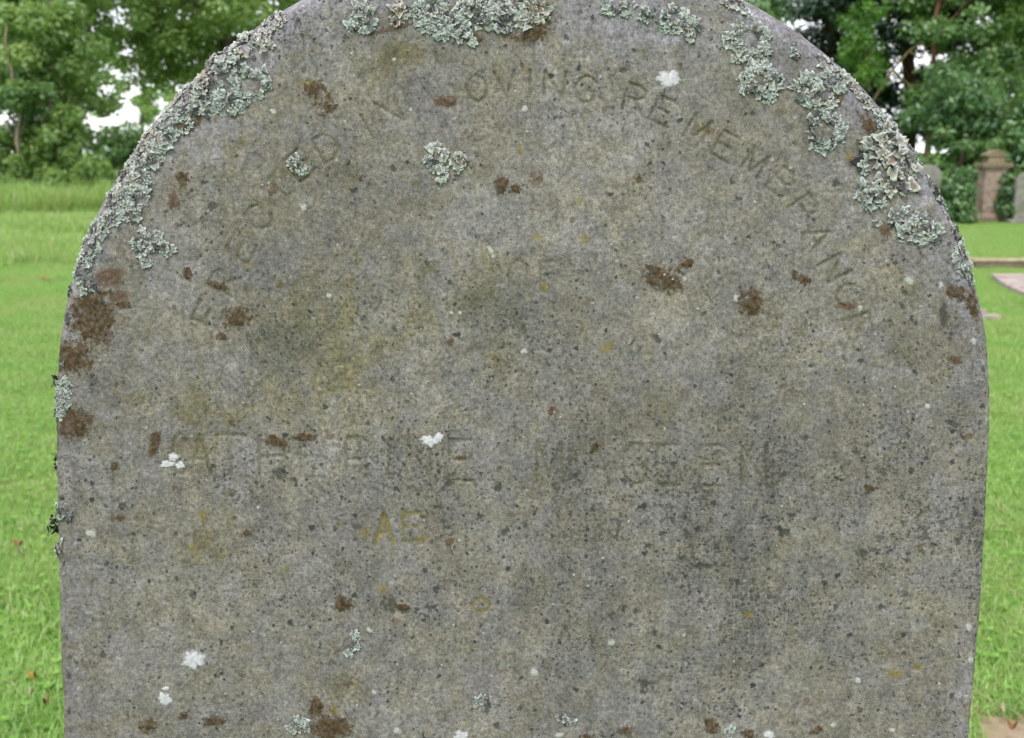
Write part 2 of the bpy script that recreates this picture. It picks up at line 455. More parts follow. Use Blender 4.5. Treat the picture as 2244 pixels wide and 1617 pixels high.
def face_depth(px, py):
    """metres behind the face plane (rounded arris + slow unevenness)"""
    e, r = edge_dist(px, py), round_r(px, py)
    k = np.clip(r - np.clip(e, 0, None), 0, r)
    d = (r - np.sqrt(np.clip(r * r - k * k, 0, None))) * 0.344e-3
    d = d + np.where(e < 0, -e * 0.344e-3, 0)
    w = np.clip(e / 30, 0, 1)
    return d + w * (0.0012 * fbm(px / 260, py / 260, 5, 3) + 0.00035 * fbm(px / 40, py / 40, 8, 3))
def stone_point(px, py):
    """local 3D point on the stone; outside the outline it wraps on to the side"""
    px, py = np.asarray(px, float), np.asarray(py, float)
    e = edge_dist(px, py)
    qx, qy = px.copy(), py.copy()
    for _ in range(3):                                     # pull outside points back to the outline
        o = np.minimum(edge_dist(qx, qy), 0)
        gx = edge_dist(qx + 1, qy) - edge_dist(qx - 1, qy)
        gy = edge_dist(qx, qy + 1) - edge_dist(qx, qy - 1)
        gl = np.sqrt(gx * gx + gy * gy) + 1e-6
        qx, qy = qx - o * gx / gl, qy - o * gy / gl
    x, z = on_stone(qx, qy)
    y = face_depth(qx, qy) + np.where(e < 0, -e * 0.344e-3, 0)
    return np.stack([x, y, z], -1)

STEP = 2.95
th = np.linspace(math.pi / 2, 0, int(ERY / STEP * 1.0) + 190)
rows = np.concatenate([ECY - ERY * np.sin(th), np.arange(ECY + STEP, 1650, STEP), np.linspace(1660, 3200, 46)])
NC = 700
S = np.linspace(0, 1, NC)
S = S + 0.035 * np.sin(2 * math.pi * S) / (2 * math.pi) * -1.0       # a little denser at the arrises
L_, R_ = edges(rows)
PX = L_[:, None] * (1 - S) + R_[:, None] * S
PY = np.repeat(rows[:, None], NC, 1)
NR = len(rows)

# --- stains: (x, y, rx, ry, turn) in trace units
def blob_field(blobs, warp=0.35, freq=22, seed=0):
    out = np.full(PX.shape, -1.0, np.float32)
    for i, (cx, cy, rx, ry, *a) in enumerate(blobs):
        R = max(rx, ry) * 2.2
        c = np.nonzero((np.abs(PX - cx) < R) & (np.abs(PY - cy) < R))
        if not len(c[0]): continue
        ang = math.radians(a[0] if a else 0)
        x, y = PX[c] - cx, PY[c] - cy
        u, v = x * math.cos(ang) + y * math.sin(ang), -x * math.sin(ang) + y * math.cos(ang)
        f = max(6.0, min(freq, max(rx, ry) * 0.7))
        d = 1 - np.sqrt((u / rx) ** 2 + (v / ry) ** 2) + warp * (0.5 if max(rx, ry) > 24 else 1.0) * fbm(PX[c] / f, PY[c] / f, seed + i, 3)
        out[c] = np.maximum(out[c], np.clip(d, -1, 1))
    return out
BROWN = [(203,695,50,72,-8),(163,785,42,44),(160,930,42,36),(270,665,18,10),(520,695,34,24,-25),(485,738,11,12),
 (400,388,18,19),(690,195,28,22),(716,228,20,24),(416,270,34,16,-40),(1455,612,46,26,20),(1502,580,20,15,-30),(1645,664,27,34),
 (1755,605,20,11,35),(340,972,13,32,15),(605,968,34,14,20),(668,958,28,8),(752,1322,26,20),(722,1594,46,34),(692,1552,18,26),(325,1590,17,19),
 (470,1580,23,12),(400,1570,9,8),(252,1022,10,9),(268,1108,9,9),(1560,1587,20,20),(1640,1608,14,12),(1302,982,9,12),(1910,285,17,40,-25),(2132,662,14,38,-12),
 (2092,640,22,16),(1165,76,44,17,-12),(1190,40,22,40),(1040,86,14,10),(1400,394,11,10),(1100,405,20,22),(1790,1600,12,9),(880,1330,20,8),(1285,1615,14,10),
 (1130,410,14,12),(480,625,24,7,25),(410,600,10,14),(1370,1600,16,10),(540,1170,12,7),(1910,1070,16,8),(275,370,22,14),(1895,330,14,30,-30)]
RUST = [(237,608,34,26),(262,650,26,16),(975,220,34,14),(378,440,15,16),(1175,391,15,17),(258,1135,14,9),(985,1187,11,10),(1210,900,9,11),
 (862,62,70,5,-14),(985,750,7,8),(1835,222,20,14),(1985,500,22,10,30),(1935,500,16,16),(600,418,12,13),(990,745,8,7),(1855,672,26,9),(2095,790,16,10),(160,940,18,14)]
OCHRE = [(1196,628,11,12),(1862,345,10,17),(832,1288,20,10,25),(728,1557,18,14),(1960,1476,20,13),(1640,1345,14,9),(680,185,24,14),(490,1215,10,8),
 (1148,152,7,8),(930,1180,12,10),(800,1170,14,12),(1270,440,14,8),(445,1130,10,14),(545,582,10,8),(1140,330,10,16),(420,1200,9,18),(2010,1460,14,9),(1280,525,18,12),
 (1180,520,15,13),(1530,280,9,8),(625,1250,10,8),(745,1150,8,8),(1330,760,26,14,-30)]
BLACK = [(1362,153,11,10),(2068,690,16,34),(2085,735,8,22),(1983,640,11,9),(1978,668,8,10),(1436,743,13,10,20),(2006,816,10,9),(1886,790,7,6),(2085,926,18,8,20),
 (1888,1209,17,9),(1415,1196,11,10),(1367,1330,10,11),(858,1326,13,24),(908,1338,18,9),(938,1331,8,9),(612,1038,28,18),(640,1052,14,10),(860,831,8,9),(884,830,4,5),
 (1602,394,14,9,-50),(1832,400,12,11),(1619,436,8,9),(1682,612,9,9),(1450,1172,9,9),(862,368,9,11),(448,401,10,9),(1068,1548,11,26),(1090,1590,9,9),(1932,1330,9,9),
 (1540,1240,34,9),(1106,1165,12,12),(1369,1052,13,10),(1000,385,9,10),(1600,790,9,8),(2030,1005,10,8),(1765,960,8,8),(1998,1030,9,9),(735,1158,7,8),(387,1267,5,8),
 (304,1326,6,6),(1395,1340,10,8),(1340,1350,10,9),(1990,1215,10,7),(1660,1310,7,6),(1735,1130,14,12),(1720,1165,20,9),(880,1340,14,6),(1250,1250,10,9),(1150,1150,10,8),
 (1410,1500,18,22),(1700,1220,12,7),(1510,1300,9,8),(955,1290,7,7),(330,1484,5,5),(150,1560,6,8),(150,1480,6,9),(140,1240,5,14),(1090,1070,16,9,-40),(980,1060,14,8)]
for _ in range(240):                                       # scattered specks, thicker in the middle band
    y = rng.normal(1150, 260) if rng.random() < 0.7 else rng.uniform(100, 1640)
    x = rng.uniform(160, 2130)
    s = rng.uniform(2.0, 5.2)
    BLACK.append((x, y, s * rng.uniform(0.8, 1.9), s, rng.uniform(0, 180)))
WHITE = [(1992,614,12,10),(665,454,10,9),(1075,548,6,12,-35),(2062,625,8,8),(1500,610,6,7),(1612,650,6,12),(900,240,6,6),(1340,1408,9,8),(1170,1472,10,10),(820,1515,7,7),
 (810,1382,7,9),(1150,238,9,7),(2135,748,9,8),(2032,890,7,7),(600,245,9,8),(1885,675,7,8),(1225,1610,12,7),(870,1600,10,9),(2128,1445,9,9),(2122,1375,7,9),(1080,560,5,6),
 (720,648,8,5),(990,685,6,5),(1008,686,6,5),(200,1168,12,9),(1148,770,8,6),(1880,1490,8,7),(1825,1588,9,6),(1955,1600,8,6)]
for _ in range(130):
    s = rng.uniform(1.6, 3.2)
    WHITE.append((rng.uniform(160, 2130), rng.uniform(60, 1640), s * rng.uniform(1, 1.6), s, rng.uniform(0, 180)))

# --- lettering, cut as V grooves (much of it worn away)
FONT = {
 'A': [[(0, 0), (.5, 1), (1, 0)], [(.2, .38), (.8, .38)]], 'B': [[(0, 0), (0, 1), (.6, 1), (.85, .85), (.85, .65), (.6, .53), (0, .53)], [(.6, .53), (1, .38), (1, .15), (.7, 0), (0, 0)]],
 'C': [[(1, .82), (.75, .98), (.45, 1), (.15, .82), (0, .5), (.15, .18), (.45, 0), (.75, .02), (1, .18)]],
 'D': [[(0, 0), (0, 1), (.55, 1), (.9, .78), (1, .5), (.9, .22), (.55, 0), (0, 0)]], 'E': [[(.95, 1), (0, 1), (0, 0), (1, 0)], [(0, .52), (.75, .52)]],
 'F': [[(.95, 1), (0, 1), (0, 0)], [(0, .52), (.75, .52)]],
 'G': [[(1, .82), (.75, .98), (.45, 1), (.15, .82), (0, .5), (.15, .18), (.45, 0), (.8, .04), (1, .18), (1, .45), (.65, .45)]],
 'H': [[(0, 0), (0, 1)], [(1, 0), (1, 1)], [(0, .5), (1, .5)]], 'I': [[(.5, 0), (.5, 1)]], 'L': [[(0, 1), (0, 0), (.9, 0)]],
 'M': [[(0, 0), (.08, 1), (.5, .15), (.92, 1), (1, 0)]], 'N': [[(0, 0), (0, 1), (1, 0), (1, 1)]],
 'O': [[(.5, 0), (.15, .15), (0, .5), (.15, .85), (.5, 1), (.85, .85), (1, .5), (.85, .15), (.5, 0)]],
 'R': [[(0, 0), (0, 1), (.65, 1), (.95, .85), (.95, .65), (.65, .48), (0, .48)], [(.5, .48), (1, 0)]],
 'T': [[(.5, 0), (.5, 1)], [(0, 1), (1, 1)]], 'V': [[(0, 1), (.5, 0), (1, 1)]], 'Y': [[(0, 1), (.5, .5), (1, 1)], [(.5, .5), (.5, 0)]],
}
strokes = []                                               # (x0,y0,x1,y1, half width, depth in mm)
def letter(ch, cx, cy, w, h, ang=0.0, hw=4.6, dep=1.2):
    ca, sa = math.cos(ang), math.sin(ang)
    for pl in FONT[ch]:
        q = []
        for (u, v) in pl:
            x, y = (u - .5) * w, -(v - .5) * h
            q.append((cx + x * ca - y * sa, cy + x * sa + y * ca))
        for a, b in zip(q[:-1], q[1:]): strokes.append((*a, *b, hw, dep))
ARC = [('E',455,690),('R',490,618),('E',528,545),('C',567,478),('T',610,415),('E',656,362),('D',717,322),None,('I',805,278),('N',853,245),None,
 ('L',988,203),('O',1045,194),('V',1108,186),('I',1162,184),('N',1215,187),('G',1282,195),None,('R',1392,216),('E',1455,244),('M',1530,283),('E',1592,322),
 ('M',1655,358),('B',1715,402),('R',1762,458),('A',1792,520),('N',1830,588),('C',1860,645),('E',1882,715)]
pts = [a for a in ARC if a]
for i, (ch, x, y) in enumerate(pts):
    a, b = pts[max(i - 1, 0)], pts[min(i + 1, len(pts) - 1)]
    worn = {'T': .55, 'L': .35}.get(ch, 1.0)
    letter(ch, x, y, 44 if ch not in 'I' else 10, 58, math.atan2(b[2] - a[2], b[1] - a[1]), 4.1, 1.6 * worn)
letter('O', 1135, 600, 40, 60, 0, 4.2, 1.2); letter('F', 1202, 603, 34, 60, 0, 4.2, 1.2)
NAME = [('C',392,34,.5),('A',440,44,.6),('T',506,60,.9),('H',595,55,.7),('E',683,50,.8),('R',786,56,.9),('I',852,10,.9),('N',917,54,.6),('E',1012,54,1.1),
 ('M',1204,60,.9),('A',1307,58,.7),('G',1390,54,.9),('E',1466,50,.55),('E',1560,54,1.1),('N',1654,54,1.0)]
for ch, x, w, k in NAME: letter(ch, x, 1000 + (x - 600) * 0.022, w, 88, 0, 4.4, 1.0 + 0.4 * k)
letter('A', 842, 1160, 42, 62, 0, 6.2, 1.3); letter('E', 905, 1155, 40, 62, 0, 6.2, 1.3)
letter('I', 703, 1145, 10, 46, -.35, 3.6, .9); letter('O', 1055, 1327, 36, 32, 0, 4, .8); letter('Y', 1238, 1318, 40, 66, 0, 4, .6)
carve = np.zeros(PX.shape, np.float32); groove = np.zeros(PX.shape, np.float32)
for (x0, y0, x1, y1, hw, dep) in strokes:
    m = 9
    c = np.nonzero((PX > min(x0, x1) - m) & (PX < max(x0, x1) + m) & (PY > min(y0, y1) - m) & (PY < max(y0, y1) + m))
    if not len(c[0]): continue
    dx, dy = x1 - x0, y1 - y0
    t_ = np.clip(((PX[c] - x0) * dx + (PY[c] - y0) * dy) / (dx * dx + dy * dy + 1e-9), 0, 1)
    d = np.hypot(PX[c] - x0 - t_ * dx, PY[c] - y0 - t_ * dy) + 1.2 * vnoise(PX[c] / 7, PY[c] / 7, 4)
    f = np.clip(1 - d / (hw + 1.2), 0, 1)
    worn = np.clip(0.80 + 0.7 * fbm(PX[c] / 45, PY[c] / 45, 9, 3), 0.45, 1)
    groove[c] = np.maximum(groove[c], f ** 0.8 * dep * worn)
    carve[c] = np.maximum(carve[c], np.clip(f * 1.5, 0, 1) * worn * min(dep, 1))
brown = blob_field(BROWN, 0.7, 20, 1); rust = blob_field(RUST, 0.8, 16, 4)
black = blob_field(BLACK, 0.75, 11, 7); ochre = blob_field(OCHRE, 0.75, 14, 10); white = blob_field(WHITE, 0.3, 10, 12)
ae = (PX > 790) & (PX < 940) & (PY > 1115) & (PY < 1200)
ochre = np.where(ae & (carve > 0.02), np.maximum(ochre, carve * 1.1 - 0.45 + 0.5 * fbm(PX / 9, PY / 9, 3, 2)), ochre)
ring = (PX > 1025) & (PX < 1085) & (PY > 1295) & (PY < 1360)
ochre = np.where(ring & (carve > 0.05), np.maximum(ochre, carve - 0.1), ochre)
e_ = edge_dist(PX, PY)
lav = np.clip(1.25 - e_ / 120, 0, 1) * np.clip((900 - PY) / 450, 0.3, 1)
lav = np.maximum(lav, 0.9 * np.exp(-(((PX - 1420) / 260) ** 2 + ((PY - 40) / 90) ** 2)))
lav = np.maximum(lav, 0.8 * np.exp(-(((PX - 470) / 90) ** 2 + ((PY - 300) / 70) ** 2)))
lav += 0.3 * fbm(PX / 120, PY / 120, 2, 3)
olive = 0.35 * fbm(PX / 150, PY / 150, 6, 4)
for (x, y, s, k) in [(1090,690,110,.35),(1000,650,60,.2),(680,690,150,.6),(460,930,110,.6),(870,110,90,.6),(760,810,90,.5),(560,320,110,.4),(1400,850,120,.25),(480,1180,100,.45),(820,500,150,.2)]:
    olive += k * np.exp(-((PX - x) ** 2 + (PY - y) ** 2) / (s * s))
algae = 0.25 * fbm(PX / 110, PY / 160, 7, 4)
for (x, y, sx, sy, k) in [(1090,690,120,80,.75),(640,740,170,110,.6),(1000,620,260,160,.2),(590,800,70,80,.4),(1480,1120,60,260,.35),(1330,1250,55,260,.35),(1640,1230,70,260,.4),(1840,1330,60,220,.35),(940,1010,260,90,.25),(1560,1450,260,120,.3),(800,180,90,120,.25),(1170,860,160,90,.2)]:
    algae += k * np.exp(-((PX - x) / sx) ** 2 - ((PY - y) / sy) ** 2)
grit = 0.55 * np.exp(-((PY - 1150) / 300) ** 2) * (0.5 + 0.5 * np.clip((PX - 500) / 700, 0, 1)) + 0.75 * fbm(PX / 95, PY / 95, 11, 5) - 0.12
for (x, y, sx, sy, k) in [(690,70,110,60,.55),(1380,20,160,50,.35),(640,720,150,120,.3),(1090,690,120,80,.35),(2010,700,120,200,.15)]:
    grit += k * np.exp(-((PX - x) / sx) ** 2 - ((PY - y) / sy) ** 2)
D = face_depth(PX, PY) + groove * 1e-3
D += 0.0005 * np.clip(black, 0, 1) - 0.0012 * np.clip(brown + 0.1, 0, 0.6) - 0.0008 * np.clip(white, 0, 0.5) - 0.0004 * np.clip(rust, 0, 0.6)
X, Z = on_stone(PX, PY)
jx = 0.0011 * fbm(PY[:, :1] / 14, PY[:, :1] * 0 + 3, 5, 3)               # chipped arris
X = X + np.where(S[None] < .5, np.clip(1 - S / .03, 0, 1), -np.clip(1 - (1 - S) / .03, 0, 1)) * np.abs(jx)
V = np.stack([X, D, Z], -1).reshape(-1, 3)
idx = np.arange(NR * NC).reshape(NR, NC)
F1 = np.stack([idx[:-1, :-1], idx[1:, :-1], idx[1:, 1:], idx[:-1, 1:]], -1).reshape(-1, 4)
THICK = 0.105
prevL, prevR, nv = idx[:, 0], idx[:, -1], NR * NC
Vs, Fside = [V], []
extra = []
for k, fy in enumerate([0.03, 0.055, 0.08, 0.097, THICK]):
    for side, c0 in ((0, 0), (1, NC - 1)):
        base = np.stack([X[:, c0], np.maximum(np.full(NR, fy), D[:, c0] + 0.002 * (k + 1)), Z[:, c0]], -1)
        sh = 0.0016 * fbm(rows / 12, np.full(NR, 5.0 * k + side), 3, 3) - (0.006 if k == 4 else 0)
        base[:, 0] += sh * (1 if side else -1)
        if k == 4: base[:, 2] -= 0.004 * (rows < 300)
        Vs.append(base); new = np.arange(nv, nv + NR); nv += NR
        p = prevR if side else prevL
        q = np.stack([p[:-1], p[1:], new[1:], new[:-1]], -1) if side else np.stack([p[1:], p[:-1], new[:-1], new[1:]], -1)
        Fside.append(q)
        if side: prevR = new
        else: prevL = new
Fback = np.stack([prevL[:-1], prevR[:-1], prevR[1:], prevL[1:]], -1)
Vall = np.concatenate(Vs)
def pad(a): return np.concatenate([a.ravel(), np.zeros(len(Vall) - a.size, np.float32) - (1 if a.min() < -0.9 else 0)])
rb = np.maximum(brown, rust)
rustmask = np.clip((rust - brown) * 4 + 0.2, 0, 1)
root = empty('headstone', (0, -ZREF * math.tan(LEAN), 0), (-LEAN, 0, 0))
tag(root, 'large round-topped grey headstone with worn lettering and lichen, filling the foreground', 'headstone')
me = np_mesh('stone_slab', Vall, [F1] + Fside + [Fback], dict(brown=pad(rb), rust=pad(rustmask), black=pad(black), ochre=pad(ochre), white=pad(white),
    carve=pad(carve), lavender=pad(lav), olive=pad(olive), grit=pad(grit), algae=pad(algae)))
link_mesh('stone_slab', me, M['stone'], root, smooth=True)

# ------------------------------------------------------------------ lichens on the headstone
RHO = np.array([0.06, 0.42, 0.78, 1.0])
NPH = 9
PHI = np.linspace(-1.85, 1.85, NPH)
def lobe_mesh(px, py, outx, outy, size, tilt, hue, dark, lift, push=None):
    """px.. arrays: one ruffled two-sided lobe for each entry; size in trace units"""
    n = len(px)
    c = stone_point(px, py)
    gx = stone_point(px + 2, py) - stone_point(px - 2, py)
    gy = stone_point(px, py + 2) - stone_point(px, py - 2)
    nn = np.cross(gx, gy); nn /= np.linalg.norm(nn, axis=1)[:, None] + 1e-12
    nn = np.where((nn[:, 1] > 0.3)[:, None], -nn, nn)
    if push is not None:
        nn = nn * 0.35 + np.asarray(push) + rng.normal(0, 0.25, nn.shape); nn /= np.linalg.norm(nn, axis=1)[:, None]
    t = gx * outx[:, None] + gy * outy[:, None]
    t -= nn * (t * nn).sum(1)[:, None]
    t /= np.linalg.norm(t, axis=1)[:, None] + 1e-12
    b = np.cross(nn, t)
    s = size * 0.344e-3
    ph = PHI[None, None, :]; rho = RHO[None, :, None]
    k1 = rng.integers(3, 6, n)[:, None, None]; p1 = rng.uniform(0, 6.28, n)[:, None, None]
    p2 = rng.uniform(0, 6.28, n)[:, None, None]
    cren = 1 + 0.30 * np.cos(k1 * ph + p1) * rho ** 2 + 0.12 * np.cos((k1 * 2 + 1) * ph + p2) * rho ** 3
    el = rng.uniform(0.85, 1.5, n)[:, None, None]
    u = rho * cren * np.cos(ph * 0.92) * el
    v = rho * cren * np.sin(ph * 0.92) * rng.uniform(0.65, 1.0, n)[:, None, None]
    ru = rng.uniform(0.12, 0.34, n)[:, None, None]
    z = 0.10 + tilt[:, None, None] * rho * (1 - 0.35 * rho) + ru * np.sin((k1 - 1) * ph + p2) * rho ** 2
    z = np.maximum(z, 0.05) + lift[:, None, None]
    def lay(uu, vv, zz):
        return (c[:, None, None] + (s[:, None, None] * uu)[..., None] * t[:, None, None] + (s[:, None, None] * vv)[..., None] * b[:, None, None]
                + (s[:, None, None] * zz)[..., None] * nn[:, None, None])
    top = lay(u, v, z); bot = lay(u * 0.96, v * 0.96, z - 0.09)
    Vv = np.stack([top, bot], 1).reshape(-1, 3)
    m = 4 * NPH
    g = np.arange(m).reshape(4, NPH)
    fa = np.stack([g[:-1, :-1], g[1:, :-1], g[1:, 1:], g[:-1, 1:]], -1).reshape(-1, 4)
    fb = fa[:, ::-1] + m
    rim = np.stack([g[3, :-1], g[3, :-1] + m, g[3, 1:] + m, g[3, 1:]], -1)
    T = np.concatenate([fa, fb, rim])
    Ff = (T[None] + (np.arange(n) * 2 * m)[:, None, None]).reshape(-1, 4)
    tip = np.broadcast_to(np.repeat(RHO, NPH)[None, None], (n, 2, m)).ravel()
    und = np.broadcast_to(np.array([0.0, 1.0])[None, :, None], (n, 2, m)).ravel()
    at = dict(tip=tip, under=und, hue=np.repeat(hue, 2 * m), dark=np.repeat(dark, 2 * m))
    return Vv, Ff, at

n_patch = 0
def lichen(ells, size, hue=0.25, dark=0.06, hollow=0.0, dens=1.0, label=None, out=0.0, push=None):
    """one colony: union of ellipses (x,y,rx,ry,turn) filled with overlapping lobes"""
    global n_patch
    n_patch += 1
    A = [[], [], [], [], [], []]
    for (cx, cy, rx, ry, *a) in ells:
        ang = math.radians(a[0] if a else 0)
        n = int(dens * math.pi * rx * ry / (size * 0.80) ** 2) + 3
        r = np.sqrt(rng.random(n)) * 1.06; f = rng.uniform(0, 2 * math.pi, n)
        u, v = r * np.cos(f) * rx, r * np.sin(f) * ry
        x, y = cx + u * math.cos(ang) - v * math.sin(ang), cy + u * math.sin(ang) + v * math.cos(ang)
        keep = (r + 0.42 * fbm(x / 16, y / 16, n_patch % 7, 2) < 1.0) & (r > hollow * rng.uniform(0.7, 1.1, n))
        x, y, r, f = x[keep], y[keep], r[keep], f[keep]
        f2 = np.arctan2(y - cy, x - cx) + rng.normal(0, 0.55, len(x))
        for k, q in enumerate((x, y, np.cos(f2), np.sin(f2), r, np.full(len(x), 1.0))): A[k].append(q)
    x, y, ox, oy, r, _ = [np.concatenate(q) for q in A]
    if len(x) == 0: return None
    n = len(x)
    o = np.argsort(-r); x, y, ox, oy, r = x[o], y[o], ox[o], oy[o], r[o]
    rc_ = np.clip(r, 0, 1)
    sz = size * rng.uniform(0.5, 1.25, n) * (0.72 + 0.42 * rc_)
    tilt = np.clip(rng.normal(0.16, 0.14, n), 0.0, 0.8) + 0.5 * (1 - rc_)
    hu = np.clip(hue + rng.normal(0, 0.2, n) + 0.4 * (1 - rc_) - 0.2, 0, 1)
    dk = np.where(rng.random(n) < dark + 0.03 + 0.22 * (1 - rc_), rng.uniform(0.5, 1, n), rng.uniform(0, 0.12, n))
    Vv, Ff, at = lobe_mesh(x, y, ox, oy, sz, tilt, hu, dk, rng.uniform(0, 0.45, n) * (1.2 - np.clip(r, 0, 1)) + out * rng.uniform(0, 1, n), push)
    o = link_mesh('lichen_patch', np_mesh('lichen_patch', Vv, Ff, at), M['lichen'], root, smooth=True)
    if label: o['label'] = label
    return o

# left shoulder, going down the arris
lichen([(597,48,28,22,-35),(570,82,26,22)], 9, .75, .12)
lichen([(540,104,36,24,-20)], 10.5, .7, .18, out=.5)
lichen([(484,118,42,26,-10),(505,145,30,18)], 11, .2, .05, out=.5)
lichen([(456,150,14,40,10),(448,185,18,16)], 8, 1.0, .12, out=.9, label='pinkish brown lichen clump on the left shoulder')
lichen([(545,185,40,32,20),(575,170,16,22)], 9, .1, .04, .4, .75)
lichen([(500,228,34,22,15)], 9, .12, .06)
lichen([(455,198,32,26,-40)], 8.5, .15, .04, 0, .8)
lichen([(408,215,44,30,-45)], 7.5, .85, .10)
lichen([(440,232,26,18,-30)], 8.5, .2, .04)
lichen([(372,262,40,22,-45),(392,275,22,16)], 8.5, .2, .06)
lichen([(330,305,44,24,-48)], 7.5, .8, .10)
lichen([(358,308,26,18,-50)], 8.5, .18, .05)
lichen([(302,352,38,22,-50),(330,350,20,16)], 8, .5, .08)
lichen([(272,388,30,22,-50)], 7.5, .75, .22)
lichen([(310,385,20,24,-20)], 8.5, .25, .06)
lichen([(303,430,20,30,10),(288,470,20,18)], 8.5, .25, .06)
lichen([(255,435,24,24,-50),(240,480,22,18)], 7, .6, .14)
lichen([(212,505,24,18,-50)], 8, .35, .16)
lichen([(196,545,26,26,-55)], 8, .25, .14)
lichen([(176,592,16,34,15),(190,625,14,16)], 8, .22, .14)
lichen([(322,525,28,22),(322,562,14,22),(362,542,20,12,25)], 7.5, .25, .15, label='small loose lichen rosette on the left of the face')
lichen([(138,872,17,44,3)], 5.2, .12, .03, 0, 1.25, label='fine-grained blue-green lichen strip on the left edge')
lichen([(119,832,8,12)], 7, .2, .7, out=.8, push=(-1, -.2, 0))
lichen([(138,1118,16,20)], 8, .2, .35, out=.3)
lichen([(117,1150,10,16)], 9, .2, .95, out=1.9, dens=1.6, push=(-1.2, -.1, .1), label='black shrivelled lichen sticking out from the left edge')
lichen([(124,1205,14,20)], 8, .3, .12, out=1.0, push=(-.9, -.5, 0))
lichen([(119,1020,5,14)], 6, .2, 1.0, out=.8, push=(-1, -.2, 0))
lichen([(122,1262,5,12)], 5, .2, 1.0)
# top
lichen([(800,35,26,32),(782,62,16,12)], 9, .3, .10)
lichen([(878,25,22,20),(868,50,8,10)], 9, .95, .05, label='pinkish lichen clump at the top of the face')
lichen([(945,28,40,34),(960,62,30,20)], 9.5, .18, .05)
lichen([(1010,78,34,14,20),(990,50,30,26)], 9.5, .1, .04)
lichen([(1050,25,44,30)], 9, .45, .28)
lichen([(1100,35,40,34,25)], 9, .4, .30)
lichen([(1170,22,28,26),(1160,45,24,14)], 9.5, .7, .10)
lichen([(1358,14,32,16,-10)], 9, .2, .05)
lichen([(1412,34,14,14)], 8, .3, .05)
lichen([(1476,42,34,26,35),(1512,62,18,26)], 8.5, .2, .05)
lichen([(1604,4,40,12,15)], 9, .5, .08)
# right shoulder
lichen([(1638,82,42,40)], 9, .35, .05, .35, label='ring of pale lichen with a bare dark centre')
lichen([(1622,122,18,14),(1672,116,14,18)], 8, .3, .05)
lichen([(1665,182,50,38,25)], 7.5, .22, .05, .15, label='dense pale grey-green lichen rosette below the ring')
lichen([(1742,116,10,16)], 6, .2, .05)
lichen([(1768,195,30,30)], 9, .25, .08)
lichen([(1800,210,34,26,30)], 8.5, .65, .10)
lichen([(1828,172,32,20,35)], 9.5, .15, .05)
lichen([(1806,286,44,40)], 9.5, .18, .10, .50, label='curled grey-green lichen ring with a dark hollow')
lichen([(1800,262,20,10)], 8, .4, .6)
lichen([(1812,138,20,12,40),(1850,165,20,10,40)], 8, .75, .06)
lichen([(1880,195,26,9,48),(1908,228,26,8,50),(1926,248,12,8,50)], 7, .75, .10)
lichen([(1938,272,22,20)], 12, .1, .03)
lichen([(1960,290,30,14,50)], 9, .6, .2)
lichen([(1940,318,42,28,10)], 13, .75, .12)
lichen([(1965,352,46,34,20)], 13.5, .8, .16, label='large-lobed cream and pinkish lichen mass on the right shoulder')
lichen([(1905,362,20,20)], 12, .3, .08)
lichen([(1955,402,44,26,-20)], 12.5, .8, .14)
lichen([(1905,428,36,24,15)], 10.5, .1, .04)
lichen([(2005,332,22,30,-40)], 10, .7, .4)
lichen([(1992,447,11,9)], 9, .12, .0)
lichen([(1962,474,20,14,-35)], 10, .1, .06)
lichen([(1922,488,9,7)], 7, .2, .0)
lichen([(2020,500,42,28,15)], 9.5, .3, .08)
lichen([(1985,516,17,18)], 11, .1, .03)
lichen([(2048,410,9,26,-35),(2070,448,8,14,-30)], 8, .3, .30)
lichen([(2100,515,12,22,-25)], 9, .3, .50)
lichen([(2110,555,19,26,-20)], 9, .15, .12)
lichen([(2126,598,16,22,-20)], 9, .25, .18)
# on the face
lichen([(958,345,24,26,20),(970,380,14,14)], 9, .4, .05, label='small pale lichen with a white tip near the top centre')
lichen([(1006,352,15,16)], 8, .5, .06)
lichen([(651,364,13,27,-32)], 7.5, .15, .18)
lichen([(775,1412,8,28,18)], 8, .1, .02)
lichen([(1058,1532,20,10,-30)], 8, .1, .05)
lichen([(1238,1577,20,9,10)], 7.5, .12, .05)
lichen([(652,1592,20,18)], 7, .1, .04)
lichen([(1600,1610,10,12)], 7, .1, .0)
# thin dark rims along both shoulders where the crusts hang over the side
for (x0, y0, x1, y1, s) in ((1700,70,1790,130,5),(1830,150,1930,245,6),(1940,262,2030,372,7),(2040,392,2092,500,5),(2095,505,2140,620,7)):
    k = int(math.hypot(x1 - x0, y1 - y0) / 7)
    ell = []
    for i in range(k):
        f = (i + rng.random()) / k
        x, y = x0 + (x1 - x0) * f, y0 + (y1 - y0) * f
        for _ in range(12):
            e = float(edge_dist(np.array([x]), np.array([y]))[0])
            x, y = x + (e + 2) * 0.75, y - (e + 2) * 0.5
        ell.append((x, y, 5, 5))
    lichen(ell, s, .4, .72, 0, .7)
for (x, y, s) in ((150,640,5),(146,700,5),(134,790,6),(121,905,5)):
    lichen([(x, y, 5, 14)], s, .3, .8)

